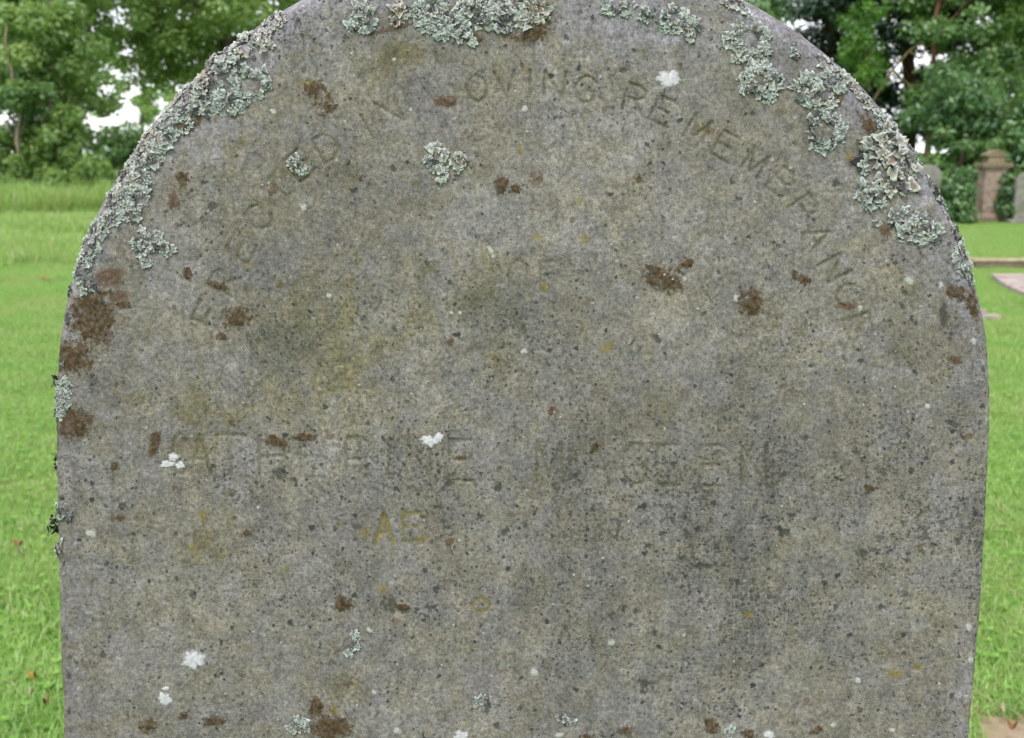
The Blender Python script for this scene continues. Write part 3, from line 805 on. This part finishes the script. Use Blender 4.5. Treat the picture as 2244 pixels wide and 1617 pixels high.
# white crusts: thin domed plates with lobed margins
def crust(cx, cy, rx, ry, label=None):
    n, rings = 72, 6
    f = np.linspace(0, 2 * math.pi, n, endpoint=False)
    o = rng.uniform(0, 100)
    rr = 1 + 0.36 * vnoise(2.2 * np.cos(f) + o, 2.2 * np.sin(f) + o, 2) + 0.13 * vnoise(5 * np.cos(f) + o, 7 * np.sin(f) + o, 5)
    Vv, c = [], None
    for k in range(rings + 1):
        q = k / rings
        x, y = cx + rr * rx * q * np.cos(f), cy + rr * ry * q * np.sin(f)
        P = stone_point(x, y)
        h = 0.00050 + 0.00010 * vnoise(x / 6, y / 6, 7) - 0.00035 * q ** 2 - (0.0004 if k == rings else 0)
        P[:, 1] -= h
        Vv.append(P)
    Vv = np.concatenate(Vv)
    g = np.arange((rings + 1) * n).reshape(rings + 1, n)
    Fq = np.stack([g[:-1], np.roll(g[:-1], -1, 1), np.roll(g[1:], -1, 1), g[1:]], -1).reshape(-1, 4)
    ob = link_mesh('crust_lichen', np_mesh('crust_lichen', Vv, Fq, dict(rim=np.repeat(np.arange(rings + 1) / rings, n))), M['crust'], root, smooth=True)
    if label: ob['label'] = label
for a in ((1465,172,29,20,'bright white crust near the top right of the face'),(425,1446,29,22,'round white crust at the lower left of the face'),(363,1532,17,18),(365,1508,9,6),(942,966,22,14),(962,958,12,14),(380,1002,13,11),
          (365,1018,18,9),(395,1020,12,10),(1010,1612,18,12),(1685,1609,14,11),(950,322,15,16)):
    crust(*a)

# ================================================================== ground
gb = MB()
N = 40
xs = np.concatenate([np.linspace(-400, -40, 6), np.linspace(-30, 30, N), np.linspace(40, 400, 6)])
ys = np.concatenate([[-60, -20], np.linspace(-6, 44, N), np.linspace(60, 900, 8)])
GX, GY = np.meshgrid(xs, ys)
GZ = 0.05 * fbm(GX / 6, GY / 6, 3, 2) * np.clip((GY - 6) / 10, 0, 1)
GZ = np.where(GY > 60, -0.3, GZ)
gi = np.arange(GX.size).reshape(GX.shape)
gf = np.stack([gi[:-1, :-1], gi[:-1, 1:], gi[1:, 1:], gi[1:, :-1]], -1).reshape(-1, 4)
ground = link_mesh('ground', np_mesh('ground', np.stack([GX, GY, GZ], -1).reshape(-1, 3), gf), M['ground'], None, True)
tag(ground, kind='structure')

# ------------------------------------------------------------------ grass
def blade_tuft(n, radius, h0, h1, w, lean):
    r = np.sqrt(rng.random(n)) * radius
    f = rng.uniform(0, 2 * math.pi, n)
    bx, by = r * np.cos(f), r * np.sin(f)
    h = rng.uniform(h0, h1, n) * (0.8 + 0.4 * rng.random(n))
    a = rng.uniform(0, 2 * math.pi, n)
    l = np.abs(rng.normal(0.35, 0.3, n)) * lean
    ww = w * rng.uniform(0.6, 1.3, n)
    sx, sy = np.cos(a + math.pi / 2) * ww, np.sin(a + math.pi / 2) * ww
    Vv = np.zeros((n, 5, 3)); al = np.zeros((n, 5))
    for k, (q, wd) in enumerate(((0, 1), (0, -1), (.55, .8), (.55, -.8), (1, 0))):
        off = l * q ** 1.7 * h
        Vv[:, k, 0] = bx + np.cos(a) * off + sx * wd * 0.5
        Vv[:, k, 1] = by + np.sin(a) * off + sy * wd * 0.5
        Vv[:, k, 2] = h * q * np.sqrt(np.clip(1 - 0.35 * (l * q) ** 2, 0.25, 1)) - 0.004
        al[:, k] = q
    b = (np.arange(n) * 5)[:, None]
    Fq = b + np.array([[0, 1, 3, 2]]); Ft = b + np.array([[2, 3, 4]])
    return Vv.reshape(-1, 3), [Fq, Ft], dict(tint=np.repeat(rng.random(n), 5), along=al.ravel())

def scatter(ob, size, count, centre, jitter, smin, smax, holes=()):
    """geometry nodes: copies of the tuft itself on a jittered lattice"""
    ng = bpy.data.node_groups.new('tuft_scatter', 'GeometryNodeTree')
    ng.interface.new_socket('Geometry', in_out='INPUT', socket_type='NodeSocketGeometry')
    ng.interface.new_socket('Geometry', in_out='OUTPUT', socket_type='NodeSocketGeometry')
    N_, Lk = ng.nodes, ng.links
    gi_, go = N_.new('NodeGroupInput'), N_.new('NodeGroupOutput')
    grid = N_.new('GeometryNodeMeshGrid')
    grid.inputs['Size X'].default_value, grid.inputs['Size Y'].default_value = size
    grid.inputs['Vertices X'].default_value, grid.inputs['Vertices Y'].default_value = count
    sp = N_.new('GeometryNodeSetPosition')
    rv = N_.new('FunctionNodeRandomValue'); rv.data_type = 'FLOAT_VECTOR'
    rv.inputs[0].default_value = (centre[0] - jitter, centre[1] - jitter, 0)
    rv.inputs[1].default_value = (centre[0] + jitter, centre[1] + jitter, 0)
    Lk.new(grid.outputs['Mesh'], sp.inputs['Geometry']); Lk.new(rv.outputs[0], sp.inputs['Offset'])
    geo = sp.outputs['Geometry']
    for (hx, hy, hr) in holes:
        pos = N_.new('GeometryNodeInputPosition')
        dist = N_.new('ShaderNodeVectorMath'); dist.operation = 'DISTANCE'
        dist.inputs[1].default_value = (hx, hy, 0)
        Lk.new(pos.outputs[0], dist.inputs[0])
        cmp = N_.new('ShaderNodeMath'); cmp.operation = 'LESS_THAN'; cmp.inputs[1].default_value = hr
        Lk.new(dist.outputs['Value'], cmp.inputs[0])
        dl = N_.new('GeometryNodeDeleteGeometry')
        Lk.new(geo, dl.inputs['Geometry']); Lk.new(cmp.outputs[0], dl.inputs['Selection'])
        geo = dl.outputs['Geometry']
    ip = N_.new('GeometryNodeInstanceOnPoints')
    rr = N_.new('FunctionNodeRandomValue'); rr.data_type = 'FLOAT_VECTOR'
    rr.inputs[0].default_value = (0, 0, 0); rr.inputs[1].default_value = (0, 0, 6.283); rr.inputs['Seed'].default_value = 3
    rs = N_.new('FunctionNodeRandomValue'); rs.data_type = 'FLOAT'
    rs.inputs[2].default_value, rs.inputs[3].default_value = smin, smax; rs.inputs['Seed'].default_value = 5
    Lk.new(geo, ip.inputs['Points']); Lk.new(gi_.outputs[0], ip.inputs['Instance'])
    Lk.new(rr.outputs[0], ip.inputs['Rotation']); Lk.new(rs.outputs[1], ip.inputs['Scale'])
    Lk.new(ip.outputs['Instances'], go.inputs[0])
    m = ob.modifiers.new('scatter', 'NODES'); m.node_group = ng

bx_, by_ = on_ground(2195, 1608)
V_, F_, A_ = blade_tuft(4200, 0.30, 0.018, 0.050, 0.0029, 2.2)
nc = 75                                                     # clover leaflets among the blades
cr, ca_ = np.sqrt(rng.random(nc // 3)) * .30, rng.uniform(0, 6.283, nc // 3)
ccx, ccy, ccz = np.repeat(cr * np.cos(ca_), 3), np.repeat(cr * np.sin(ca_), 3), np.repeat(rng.uniform(.018, .036, nc // 3), 3)
dir_ = np.tile([0, 2.09, 4.19], nc // 3) + np.repeat(rng.uniform(0, 6.28, nc // 3), 3)
rr_ = np.repeat(rng.uniform(.004, .0068, nc // 3), 3)
ang_ = np.linspace(0, 2 * math.pi, 6, endpoint=False)[None]
lx, ly = ccx + np.cos(dir_) * rr_, ccy + np.sin(dir_) * rr_
CV = np.stack([lx[:, None] + rr_[:, None] * np.cos(ang_), ly[:, None] + rr_[:, None] * np.sin(ang_),
               ccz[:, None] + .3 * rr_[:, None] * np.cos(ang_ - dir_[:, None])], -1).reshape(-1, 3)
CF = np.arange(nc * 6).reshape(nc, 6) + len(V_)
V_ = np.concatenate([V_, CV]); F_ = F_ + [CF]
A_ = dict(tint=np.concatenate([A_['tint'], np.repeat(rng.uniform(0, .35, nc), 6)]), along=np.concatenate([A_['along'], np.ones(nc * 6)]))
lawn = link_mesh('lawn_grass', np_mesh('lawn_grass', V_, F_, A_), M['lawn'], None)
tag(lawn, 'short bright green mown lawn around the headstone', 'grass', kind='stuff')
scatter(lawn, (26, 30), (87, 100), (0, 14), 0.16, 0.75, 1.2, holes=((bx_, by_, 0.29),))
V_, F_, A_ = blade_tuft(1200, 0.55, 0.045, 0.17, 0.008, 2.6)
mead = link_mesh('meadow_grass', np_mesh('meadow_grass', V_, F_, A_), M['meadow'], None)
tag(mead, 'rough unmown grass in front of the trees on the left', 'grass', kind='stuff')
scatter(mead, (24, 14.5), (50, 31), (-17, 18.8), 1.1, 0.3, 1.35)
V_, F_, A_ = blade_tuft(700, 0.6, 0.18, 0.60, 0.013, 1.6)
tallg = link_mesh('tall_grass', np_mesh('tall_grass', V_, F_, A_), M['meadow'], None)
tag(tallg, 'tall grass and weeds growing up round the bushes at the wood edge', 'grass', kind='stuff')
scatter(tallg, (18, 2.6), (38, 7), (-14, 22.0), 0.45, 0.4, 1.3)
V_, F_, A_ = blade_tuft(700, 0.6, 0.05, 0.10, 0.012, 1.0)
farl = link_mesh('distant_lawn', np_mesh('distant_lawn', V_, F_, A_), M['lawn'], None)
tag(farl, 'distant lawn running on behind the headstone to the trees', 'grass', kind='stuff')
scatter(farl, (50, 16), (84, 28), (8, 36), 0.3, 0.8, 1.3)

# ================================================================== trees and shrubs
def foliage(clusters, n, ls, aspect=0.55, flat=0.6, droop=0.2):
    """clusters (k,5): x,y,z,radius,tint -> leaf quads"""
    C = np.asarray(clusters, float)
    w = C[:, 3] ** 2; w /= w.sum()
    ci = rng.choice(len(C), n, p=w)
    d = rng.normal(0, 1, (n, 3)); d /= np.linalg.norm(d, axis=1)[:, None] + 1e-9
    r = rng.random(n) ** 0.5
    p = C[ci, :3] + d * (r * C[ci, 3])[:, None] * np.array([1, 1, flat])
    nrm = d * 0.6 + np.array([0, 0, 0.7]) + rng.normal(0, 0.55, (n, 3))
    nrm /= np.linalg.norm(nrm, axis=1)[:, None] + 1e-9
    t = d * 0.6 + rng.normal(0, 0.7, (n, 3)) - np.array([0, 0, droop])
    t -= nrm * (t * nrm).sum(1)[:, None]; t /= np.linalg.norm(t, axis=1)[:, None] + 1e-9
    b = np.cross(nrm, t)
    L = ls * rng.uniform(0.6, 1.35, n)[:, None]
    W = L * aspect
    Vv = np.stack([p - t * L * .5, p + b * W * .5 - nrm * L * .06 + t * L * .05, p + t * L * .5 - nrm * L * .1, p - b * W * .5 - nrm * L * .06 + t * L * .05], 1).reshape(-1, 3)
    Fq = np.arange(n * 4).reshape(n, 4)
    tint = np.clip(C[ci, 4] + rng.normal(0, 0.2, n), 0, 1.1)
    return np_mesh('crown', Vv, Fq, dict(tint=np.repeat(tint, 4)))

def crown_clusters(cx, cy, z0, z1, rx, ry, k, rc, tint=0.5, low=0.6, shell=0.5, z_bias=0.0):
    """clump centres in a rounded crown from z0 to z1"""
    out = []
    zc, rz = (z0 + z1) / 2, (z1 - z0) / 2
    while len(out) < k:
        u = rng.normal(0, 1, 3); u /= np.linalg.norm(u)
        r = shell + (1 - shell) * rng.random() ** 0.6
        if rng.random() < 0.25: r *= rng.random()
        z = zc + u[2] * r * rz
        if rng.random() > (1.0 if z < z0 + (z1 - z0) * low else 0.45): continue
        out.append((cx + u[0] * r * rx, cy + u[1] * r * ry, z, rc * rng.uniform(0.55, 1.35), tint + rng.normal(0, 0.16)))
    return out

def limbs(mb, base, h, r, clusters, n, seed=0):
    rd = random.Random(seed)
    x, y = base
    pts_ = [(x, y, -0.15)]; rad = [r * 1.35]
    for i in range(1, 9):
        q = i / 8
        pts_.append((x + rd.uniform(-1, 1) * r * 1.2 * q * 2, y + rd.uniform(-1, 1) * r * 2 * q, h * q)); rad.append(r * (1 - 0.8 * q))
    mb.tube(pts_, rad, 10)
    for _ in range(n):
        c = clusters[rd.randrange(len(clusters))]
        q = min(0.92, max(0.12, (c[2] - 0.4 - 0.3 * rd.random()) / h * 0.85))
        i = int(q * 8); f = q * 8 - i
        a = Vector(pts_[i]).lerp(Vector(pts_[min(i + 1, 8)]), f)
        e = Vector(c[:3]); mid = a.lerp(e, 0.5) + Vector((rd.uniform(-.2, .2), rd.uniform(-.2, .2), rd.uniform(0, .35)))
        rr = r * (1 - 0.8 * q) * 0.35
        mb.tube([a, a.lerp(mid, .6), mid, mid.lerp(e, .6), e], [rr, rr * .8, rr * .6, rr * .4, rr * .15], 6)

def tree(name, label, cat, px, d, h, r, crown, leaf, ls, n, leafmat, barkmat, group=None, nl=14, aspect=0.55, seed=0, flat=0.6):
    x = at_dist(px, d)
    t = empty(name, (x, d, 0)); tag(t, label, cat, group)
    cl = []
    for c in crown: cl += crown_clusters(*c)
    mb = MB(); limbs(mb, (0, 0), h, r, cl, nl, seed)
    mb.build('trunk', M[barkmat], t, smooth=True)
    me = foliage(cl, n, ls, aspect, flat)
    link_mesh('crown', me, M[leafmat], t)
    return t

G1 = 'broadleaf trees on the left'
tree('broadleaf_tree', 'tall tree with thick grey-brown trunk, right of the slender stems at far left', 'tree', 167, 27, 11, 0.22, [(-.3, 0, 1.4, 11, 2.2, 2.6, 130, .5, .55, .6)], 'bright', .17, 17000, 'leaf_bright', 'bark', G1, 16, seed=1)
tree('broadleaf_tree', 'tree with pinkish grey trunk, second from the left edge', 'tree', 78, 29, 10, 0.2, [(0, 0, 1.6, 10, 2.4, 2.6, 90, .5, .5, .55)], 'bright', .17, 11000, 'leaf_bright', 'bark', G1, 12, seed=2)
tree('broadleaf_tree', 'slender dark-stemmed young tree with bright leaves in front of the wood', 'tree', 122, 24.5, 6, 0.10, [(-.2, 0, .5, 5.2, 1.2, 1.1, 56, .42, .66, .9)], 'bright', .15, 11000, 'leaf_bright', 'bark', G1, 8, seed=3)
tree('sapling', 'thin pale-stemmed sapling at the far left edge of the wood', 'tree', 47, 23.5, 4.0, 0.055, [(-.1, 0, 1.5, 3.6, .8, .8, 16, .34, .55, .9)], 'mid', .14, 2600, 'leaf_mid', 'bark_pale', G1, 5, seed=4)
tree('broadleaf_tree', 'big tree whose hanging crown fills the sky left of the headstone top', 'tree', 500, 31, 13, 0.24, [(-.3, 0, 2.9, 12, 3.7, 3.0, 240, .6, .82, .5), (-1.7, 0, 3.0, 5.5, 1.5, 1.2, 50, .5, .82, 1.0)], 'bright', .18, 33000, 'leaf_bright', 'bark', G1, 14, seed=5)
tree('broadleaf_tree', 'darker tree just left of the headstone top, behind the big one', 'tree', 640, 36, 13, 0.26, [(-.5, 0, 2.4, 13, 4.0, 3.4, 150, .65, .5, .5)], 'mid', .19, 17000, 'leaf_mid', 'bark', G1, 12, seed=6)
tree('broadleaf_tree', 'tree leaning in from beyond the left edge of the picture', 'tree', -130, 27, 10, 0.2, [(0.4, 0, 1.0, 10, 2.9, 2.6, 110, .55, .48, .55)], 'mid', .17, 14000, 'leaf_mid', 'bark', G1, 12, seed=7)
tree('broadleaf_tree', 'hazy far tree seen through the gap left of the headstone', 'tree', 320, 48, 6.5, 0.10, [(0, 0, .4, 6.6, 2.9, 2, 64, .45, .75, .9)], 'blue', .2, 6500, 'leaf_bright', 'bark', G1, 7, seed=8)
tree('broadleaf_tree', 'pale green tree standing behind the thick grey-brown trunk', 'tree', 110, 36, 11, 0.2, [(0, 0, .8, 11, 2.4, 2.6, 80, .6, .5, .55)], 'blue', .19, 8500, 'leaf_mid', 'bark', G1, 8, seed=9)

def shrub(name, label, px, d, z1, rx, k, rc, ls, n, leafmat, tint=.5, z0=-.1, cat='shrub', group=None, aspect=.55, stems=5, ry=None, bark='bark', flat=.75):
    x = at_dist(px, d)
    t = empty(name, (x, d, 0)); tag(t, label, cat, group)
    cl = crown_clusters(0, 0, z0, z1, rx, ry or rx * .8, k, rc, tint, 1.0, .45)
    mb = MB()
    for i in range(stems):
        c = cl[i % len(cl)]
        a = (random.uniform(-.12, .12), random.uniform(-.12, .12), -.1)
        mb.tube([a, ((a[0] + c[0]) / 2, (a[1] + c[1]) / 2, max(c[2], .3) * .6), (c[0], c[1], max(c[2], .35))], [.03, .022, .008], 6)
    mb.build('stems', M[bark], t, smooth=True)
    link_mesh('foliage', foliage(cl, n, ls, aspect, flat), M[leafmat], t)
    return t
G2 = 'bushes at the edge of the wood'
shrub('bush', 'leafy bush at the wood edge below the slender dark-stemmed tree', 110, 23.6, 1.6, 1.1, 26, .30, .14, 3600, 'leaf_bright', .55, group=G2)
shrub('bush', 'bush at the far left edge of the wood', 5, 24.2, 1.9, 1.1, 26, .32, .14, 3200, 'leaf_bright', .45, group=G2)
shrub('bush', 'dark bush left of the headstone shoulder at the wood edge', 225, 24.4, 1.9, 1.15, 30, .36, .13, 4600, 'leaf_mid', .32, group=G2)
shrub('bush', 'low bright bush nearest the headstone shoulder on the left', 196, 23.3, 1.2, .8, 16, .24, .12, 1900, 'leaf_bright', .5, group=G2)
shrub('bush', 'pale bush low in the gap of sky on the left', 300, 30, 1.7, 1.6, 26, .4, .14, 3800, 'leaf_bright', .7, group=G2)

G3 = 'evergreens on the right'
tree('yew_tree', 'very dark evergreen against the sky beside the right shoulder of the headstone', 'tree', 1812, 24, 8.5, .17, [(0.1, 0, .5, 8.5, 1.2, 1.5, 170, .48, .35, .75)], 'dark', .15, 26000, 'leaf_dark', 'bark_red', G3, 12, aspect=.4, seed=11, flat=.5)
tree('yew_tree', 'dark evergreen behind the pedestal monument', 'tree', 1985, 24.5, 9, .2, [(-.1, 0, .2, 9, 2.5, 1.6, 260, .54, .5, .75)], 'dark', .16, 36000, 'leaf_dark', 'bark_red', G3, 12, aspect=.4, seed=12, flat=.5)
tree('yew_tree', 'dark evergreen filling the ground behind the right-hand gravestones', 'tree', 2210, 26, 8, .2, [(0, 0, .0, 8, 2.6, 1.6, 170, .55, .55, .7)], 'dark', .17, 22000, 'leaf_dark', 'bark_red', G3, 10, aspect=.45, seed=15, flat=.5)
tree('broadleaf_tree', 'mid-green tree with red-brown trunk over the pedestal monument', 'tree', 2030, 21.5, 8, .08, [(.75, 0, 2.5, 8, 1.5, 1.3, 90, .42, .6, .75), (.6, -.2, 1.9, 3.2, 1.0, .8, 20, .32, .55, 1.0)], 'mid', .13, 18000, 'leaf_mid', 'bark_red', 'broadleaf trees on the right', 8, seed=13)
tree('broadleaf_tree', 'bright green tree at the right edge of the picture', 'tree', 2270, 22.5, 9, .15, [(-.2, 0, 1.0, 9, 1.7, 1.6, 110, .45, .75, .7)], 'mid', .14, 19000, 'leaf_bright', 'bark', 'broadleaf trees on the right', 10, seed=14)
# light green cypress
x_, d_ = at_dist(1872, 19.6), 19.6
cy = empty('cypress', (x_, d_, 0)); tag(cy, 'small bright green cypress standing out against the dark evergreen', 'tree')
mb = MB(); limbs(mb, (0, 0), 3.6, .07, [(0.1, 0, 3, .3), (-.1, 0, 3.3, .3), (.15, .1, 2.8, .2)], 8, 5); mb.build('trunk', M['bark_red'], cy, smooth=True)
cl = [(rng.normal(0, .20), rng.normal(0, .2), z, .22 * (1.15 - abs(z - 3.1) / 1.4), .55 + rng.normal(0, .15)) for z in np.linspace(2.15, 3.9, 44)]
link_mesh('crown', foliage(cl, 6500, .085, .25, 1.0, -.6), M['leaf_lime'], cy)
# bare mossy bough
bt = empty('dead_bough', (at_dist(1905, 20.6), 20.6, 0)); tag(bt, 'bare yellowish bough slanting up in front of the dark evergreens', 'branch')
p_ = lambda px, py, d=20.6: (at_dist(px, d) - at_dist(1905, 20.6), d - 20.6, height_at(py, d))
mb = MB()
mb.tube([p_(1870, 700), p_(1880, 420), p_(1893, 240), p_(1935, 160), p_(1972, 112), p_(2000, 90)], [.05, .042, .035, .026, .02, .01], 8)
mb.build('stem', M['bark_moss'], bt, smooth=True)
for q in ((p_(1972, 112), p_(1996, 128), p_(2030, 122)), (p_(1940, 154), p_(1978, 186, 20.2), p_(2032, 190, 20.0))):
    MB().tube(list(q), [.02, .015, .006], 6).build('twig', M['bark_moss'], bt, smooth=True)
G4 = 'shrubs round the old monuments'
shrub('laurel', 'blue-green spreading shrub above and left of the pedestal monument', 2085, 19.8, 2.75, 1.0, 34, .32, .15, 4200, 'leaf_blue', .55, 1.3, group=G4, aspect=.4)
shrub('laurel', 'tall shrub behind the pedestal monument cap', 2150, 20.3, 3.1, 1.0, 36, .34, .14, 4600, 'leaf_mid', .42, .6, group=G4)
shrub('bush', 'low ivy bush left of the pedestal monument', 2098, 17.7, .95, .38, 22, .2, .09, 2600, 'leaf_blue', .6, group=G4)
shrub('bush', 'low ivy bush between the pedestal monument and the right-hand slab', 2212, 17.75, .95, .12, 14, .15, .09, 1900, 'leaf_blue', .55, group=G4)
shrub('bush', 'dark ivy mass filling the ground behind the pedestal monument', 2130, 19.2, 1.5, 1.3, 34, .3, .11, 5000, 'leaf_mid', .3, group=G4)
shrub('bush', 'shrub at the right edge above the grey slab', 2262, 19.4, 2.4, .8, 26, .3, .13, 3600, 'leaf_blue', .5, group=G4)

# woodland beyond the headstone
wc = []
for _ in range(260):
    px = rng.uniform(660, 1690); d = rng.uniform(38, 46)
    wc.append((at_dist(px, d), d, rng.uniform(.2, 8.5), rng.uniform(.6, 1.3), rng.uniform(.2, .7)))
wood = link_mesh('woodland', foliage(wc, 30000, .3), M['leaf_mid'], None)
tag(wood, 'band of woodland beyond the lawn, hidden behind the headstone', 'woodland', kind='stuff')

# ================================================================== old monuments
d_ = 18.0
x_ = at_dist(2174, d_)
k_ = (d_ + CAM_D) / FPX                                     # metres for one trace unit there
pm = empty('pedestal_monument', (x_, d_, 0)); tag(pm, 'pinkish sandstone pedestal monument with a mossy scrolled cap, among ivy', 'monument')
MB().box((-.30, -.24, -.05), (.30, .24, .10), .006).build('base', M['sandmoss'], pm, bevel=.012)
MB().box((-.20, -.18, .10), (.20, .18, .20), .004, (.86, .86)).build('plinth', M['sand'], pm, bevel=.01)
MB().box((-.185, -.16, .20), (.185, .16, .93), .004).build('shaft', M['sand'], pm, bevel=.012)
MB().box((-.135, -.172, .28), (.135, -.158, .86), .002).build('panel', M['sand'], pm, bevel=.006)
MB().box((-.20, -.18, .93), (.20, .18, .965), .003, (1.08, 1.08)).build('neck_moulding', M['sand'], pm, bevel=.008)
MB().box((-.255, -.215, .965), (.255, .215, 1.045), .004).build('cornice', M['sandmoss'], pm, bevel=.015)
MB().box((-.15, -.14, 1.045), (.15, .14, 1.14), .004, (.85, .85)).build('cap_block', M['sandmoss'], pm, bevel=.015)
sc = [(-.17, 1.14), (.17, 1.14), (.19, 1.175), (.17, 1.205), (.10, 1.225), (.05, 1.26), (0, 1.275), (-.05, 1.26), (-.10, 1.225), (-.17, 1.205), (-.19, 1.175)]
MB().prism(sc, -.13, .13).build('scroll_cap', M['sandmoss'], pm, bevel=.012)

def slab_stone(name, label, px, d, w, h, t, round_top, mat, rz=0, group=None):
    o = empty(name, (at_dist(px, d), d, 0), (0, 0, rz)); tag(o, label, 'headstone', group)
    poly = [(-w / 2, -.08), (w / 2, -.08), (w / 2, h - round_top)]
    for i in range(1, 10):
        a = math.pi * i / 10
        poly.append((w / 2 * math.cos(a), h - round_top + round_top * math.sin(a)))
    poly.append((-w / 2, h - round_top))
    MB().prism(poly, -t / 2, t / 2).build('slab', M[mat], o, bevel=.012)
    MB().box((-w / 2 - .08, -t / 2 - .06, -.05), (w / 2 + .08, t / 2 + .06, .09), .006).build('base', M[mat], o, bevel=.015)
    return o
G5 = 'old gravestones on the right'
slab_stone('headstone', 'distant small grey round-topped headstone peeping out by the lichen on the right shoulder', 2034, 17.6, .42, 1.02, .1, .2, 'grey', group=G5)
slab_stone('headstone', 'distant grey gravestone cut by the right edge of the picture', 2266, 17.6, .62, .92, .12, .22, 'grey', group=G5)

# kerb of an old grave
kx, ky = on_ground(2135, 592)
kt = empty('grave_kerb', (kx, ky, 0)); tag(kt, 'low pale stone kerb rail of an old grave on the lawn', 'grave kerb')
MB().box((0, 0, -.05), (2.3, .12, .085), .005).build('rail', M['sandmoss'], kt, bevel=.01)
MB().box((-.015, -.012, .087), (2.31, .132, .118), .004).build('coping', M['kerb'], kt, bevel=.008)
MB().box((-.04, .14, -.05), (.09, 1.9, .025), .006).build('side_rail', M['sandmoss'], kt, bevel=.01)
MB().box((-.13, -.03, -.05), (-.02, .10, .14), .006, (.9, .9)).build('corner_block', M['kerb'], kt, bevel=.012)
# sunken ledger slab
P_ = [on_ground(*q, z=.06) for q in ((2172, 600), (2203, 622), (2244, 640), (2300, 668), (2520, 672), (2500, 598))]
cx_, cy_ = np.mean([q[0] for q in P_]), np.mean([q[1] for q in P_])
ls_ = empty('ledger_slab', (cx_, cy_, 0)); tag(ls_, 'pale pinkish flat grave slab sunk in the lawn', 'grave slab')
mb = MB(); n_ = len(P_)
mb.v = [(x - cx_, y - cy_, -.05) for x, y in P_] + [(x - cx_, y - cy_, .062) for x, y in P_]
mb.f = [tuple(n_ + i for i in range(n_))] + [(i, (i + 1) % n_, n_ + (i + 1) % n_, n_ + i) for i in range(n_)]
mb.build('slab', M['slab'], ls_, bevel=.008)
fx, fy = on_ground(2172, 703)
fr = empty('stone_fragment', (fx, fy, 0)); tag(fr, 'small pale broken stone half sunk in the grass near the right edge', 'stone')
MB().box((-.10, -.05, -.05), (.075, .06, .05), .012, (.75, .8)).build('block', M['slab'], fr, bevel=.012)
MB().box((-.12, .0, -.05), (-.02, .07, .085), .012, (.6, .7)).build('chip', M['slab'], fr, bevel=.01)

# fallen leaves on the lawn
def leaf_mat(name, c):
    t = NT(name)
    n = t.noise(t.obj(), 60, 3)
    return t.principled(t.mix(n, tuple(v * .6 for v in c), c), .7, None)
LM = [leaf_mat('dead_leaf_brown', (.26, .13, .06)), leaf_mat('dead_leaf_orange', (.38, .20, .03)), leaf_mat('dead_leaf_pale', (.42, .35, .24))]
def fallen(px, py, s, mi, label):
    x, y = on_ground(px, py, .045)
    P = []
    for i in range(10):
        a = 2 * math.pi * i / 10
        r = s * (.5 + .5 * abs(math.cos(a))) * random.uniform(.85, 1.1)
        P.append((r * math.cos(a), .62 * r * math.sin(a), .012 * math.cos(2 * a) + random.uniform(0, .006)))
    mb = MB(); mb.v = [(0, 0, .004)] + P + [(a, b, c - .0012) for a, b, c in P] + [(0, 0, .0028)]
    mb.f = [(0, 1 + i, 1 + (i + 1) % 10) for i in range(10)] + [(21, 11 + (i + 1) % 10, 11 + i) for i in range(10)] + [(1 + i, 11 + i, 11 + (i + 1) % 10, 1 + (i + 1) % 10) for i in range(10)]
    o = mb.build('fallen_leaf', LM[mi], None, smooth=True)
    o.location = (x, y, .045); o.rotation_euler = (random.uniform(-.3, .3), random.uniform(-.3, .3), random.uniform(0, 6))
    tag(o, label, 'leaf', 'dead leaves on the lawn')
fallen(40, 1190, .017, 0, 'brown dead leaf on the grass, nearest the black lichen on the left edge')
fallen(44, 1208, .008, 2, 'tiny pale dead leaf just below the brown leaf on the left')
fallen(72, 1480, .012, 1, 'orange dead leaf on the grass at the lower left')
fallen(66, 1516, .006, 2, 'tiny whitish leaf scrap below the orange leaf at the lower left')
fallen(102, 1536, .010, 0, 'brown dead leaf close to the headstone foot at the lower left')
fallen(102, 612, .06, 0, 'brown dead leaf far off on the mown lawn at the left')
fallen(2232, 608, .05, 0, 'brown dead leaf lying on the pale ledger slab')
fallen(2196, 1555, .012, 2, 'pale dead leaf on the bare patch at the lower right')
fallen(2218, 1590, .012, 0, 'brown dead leaf on the bare patch at the lower right corner')
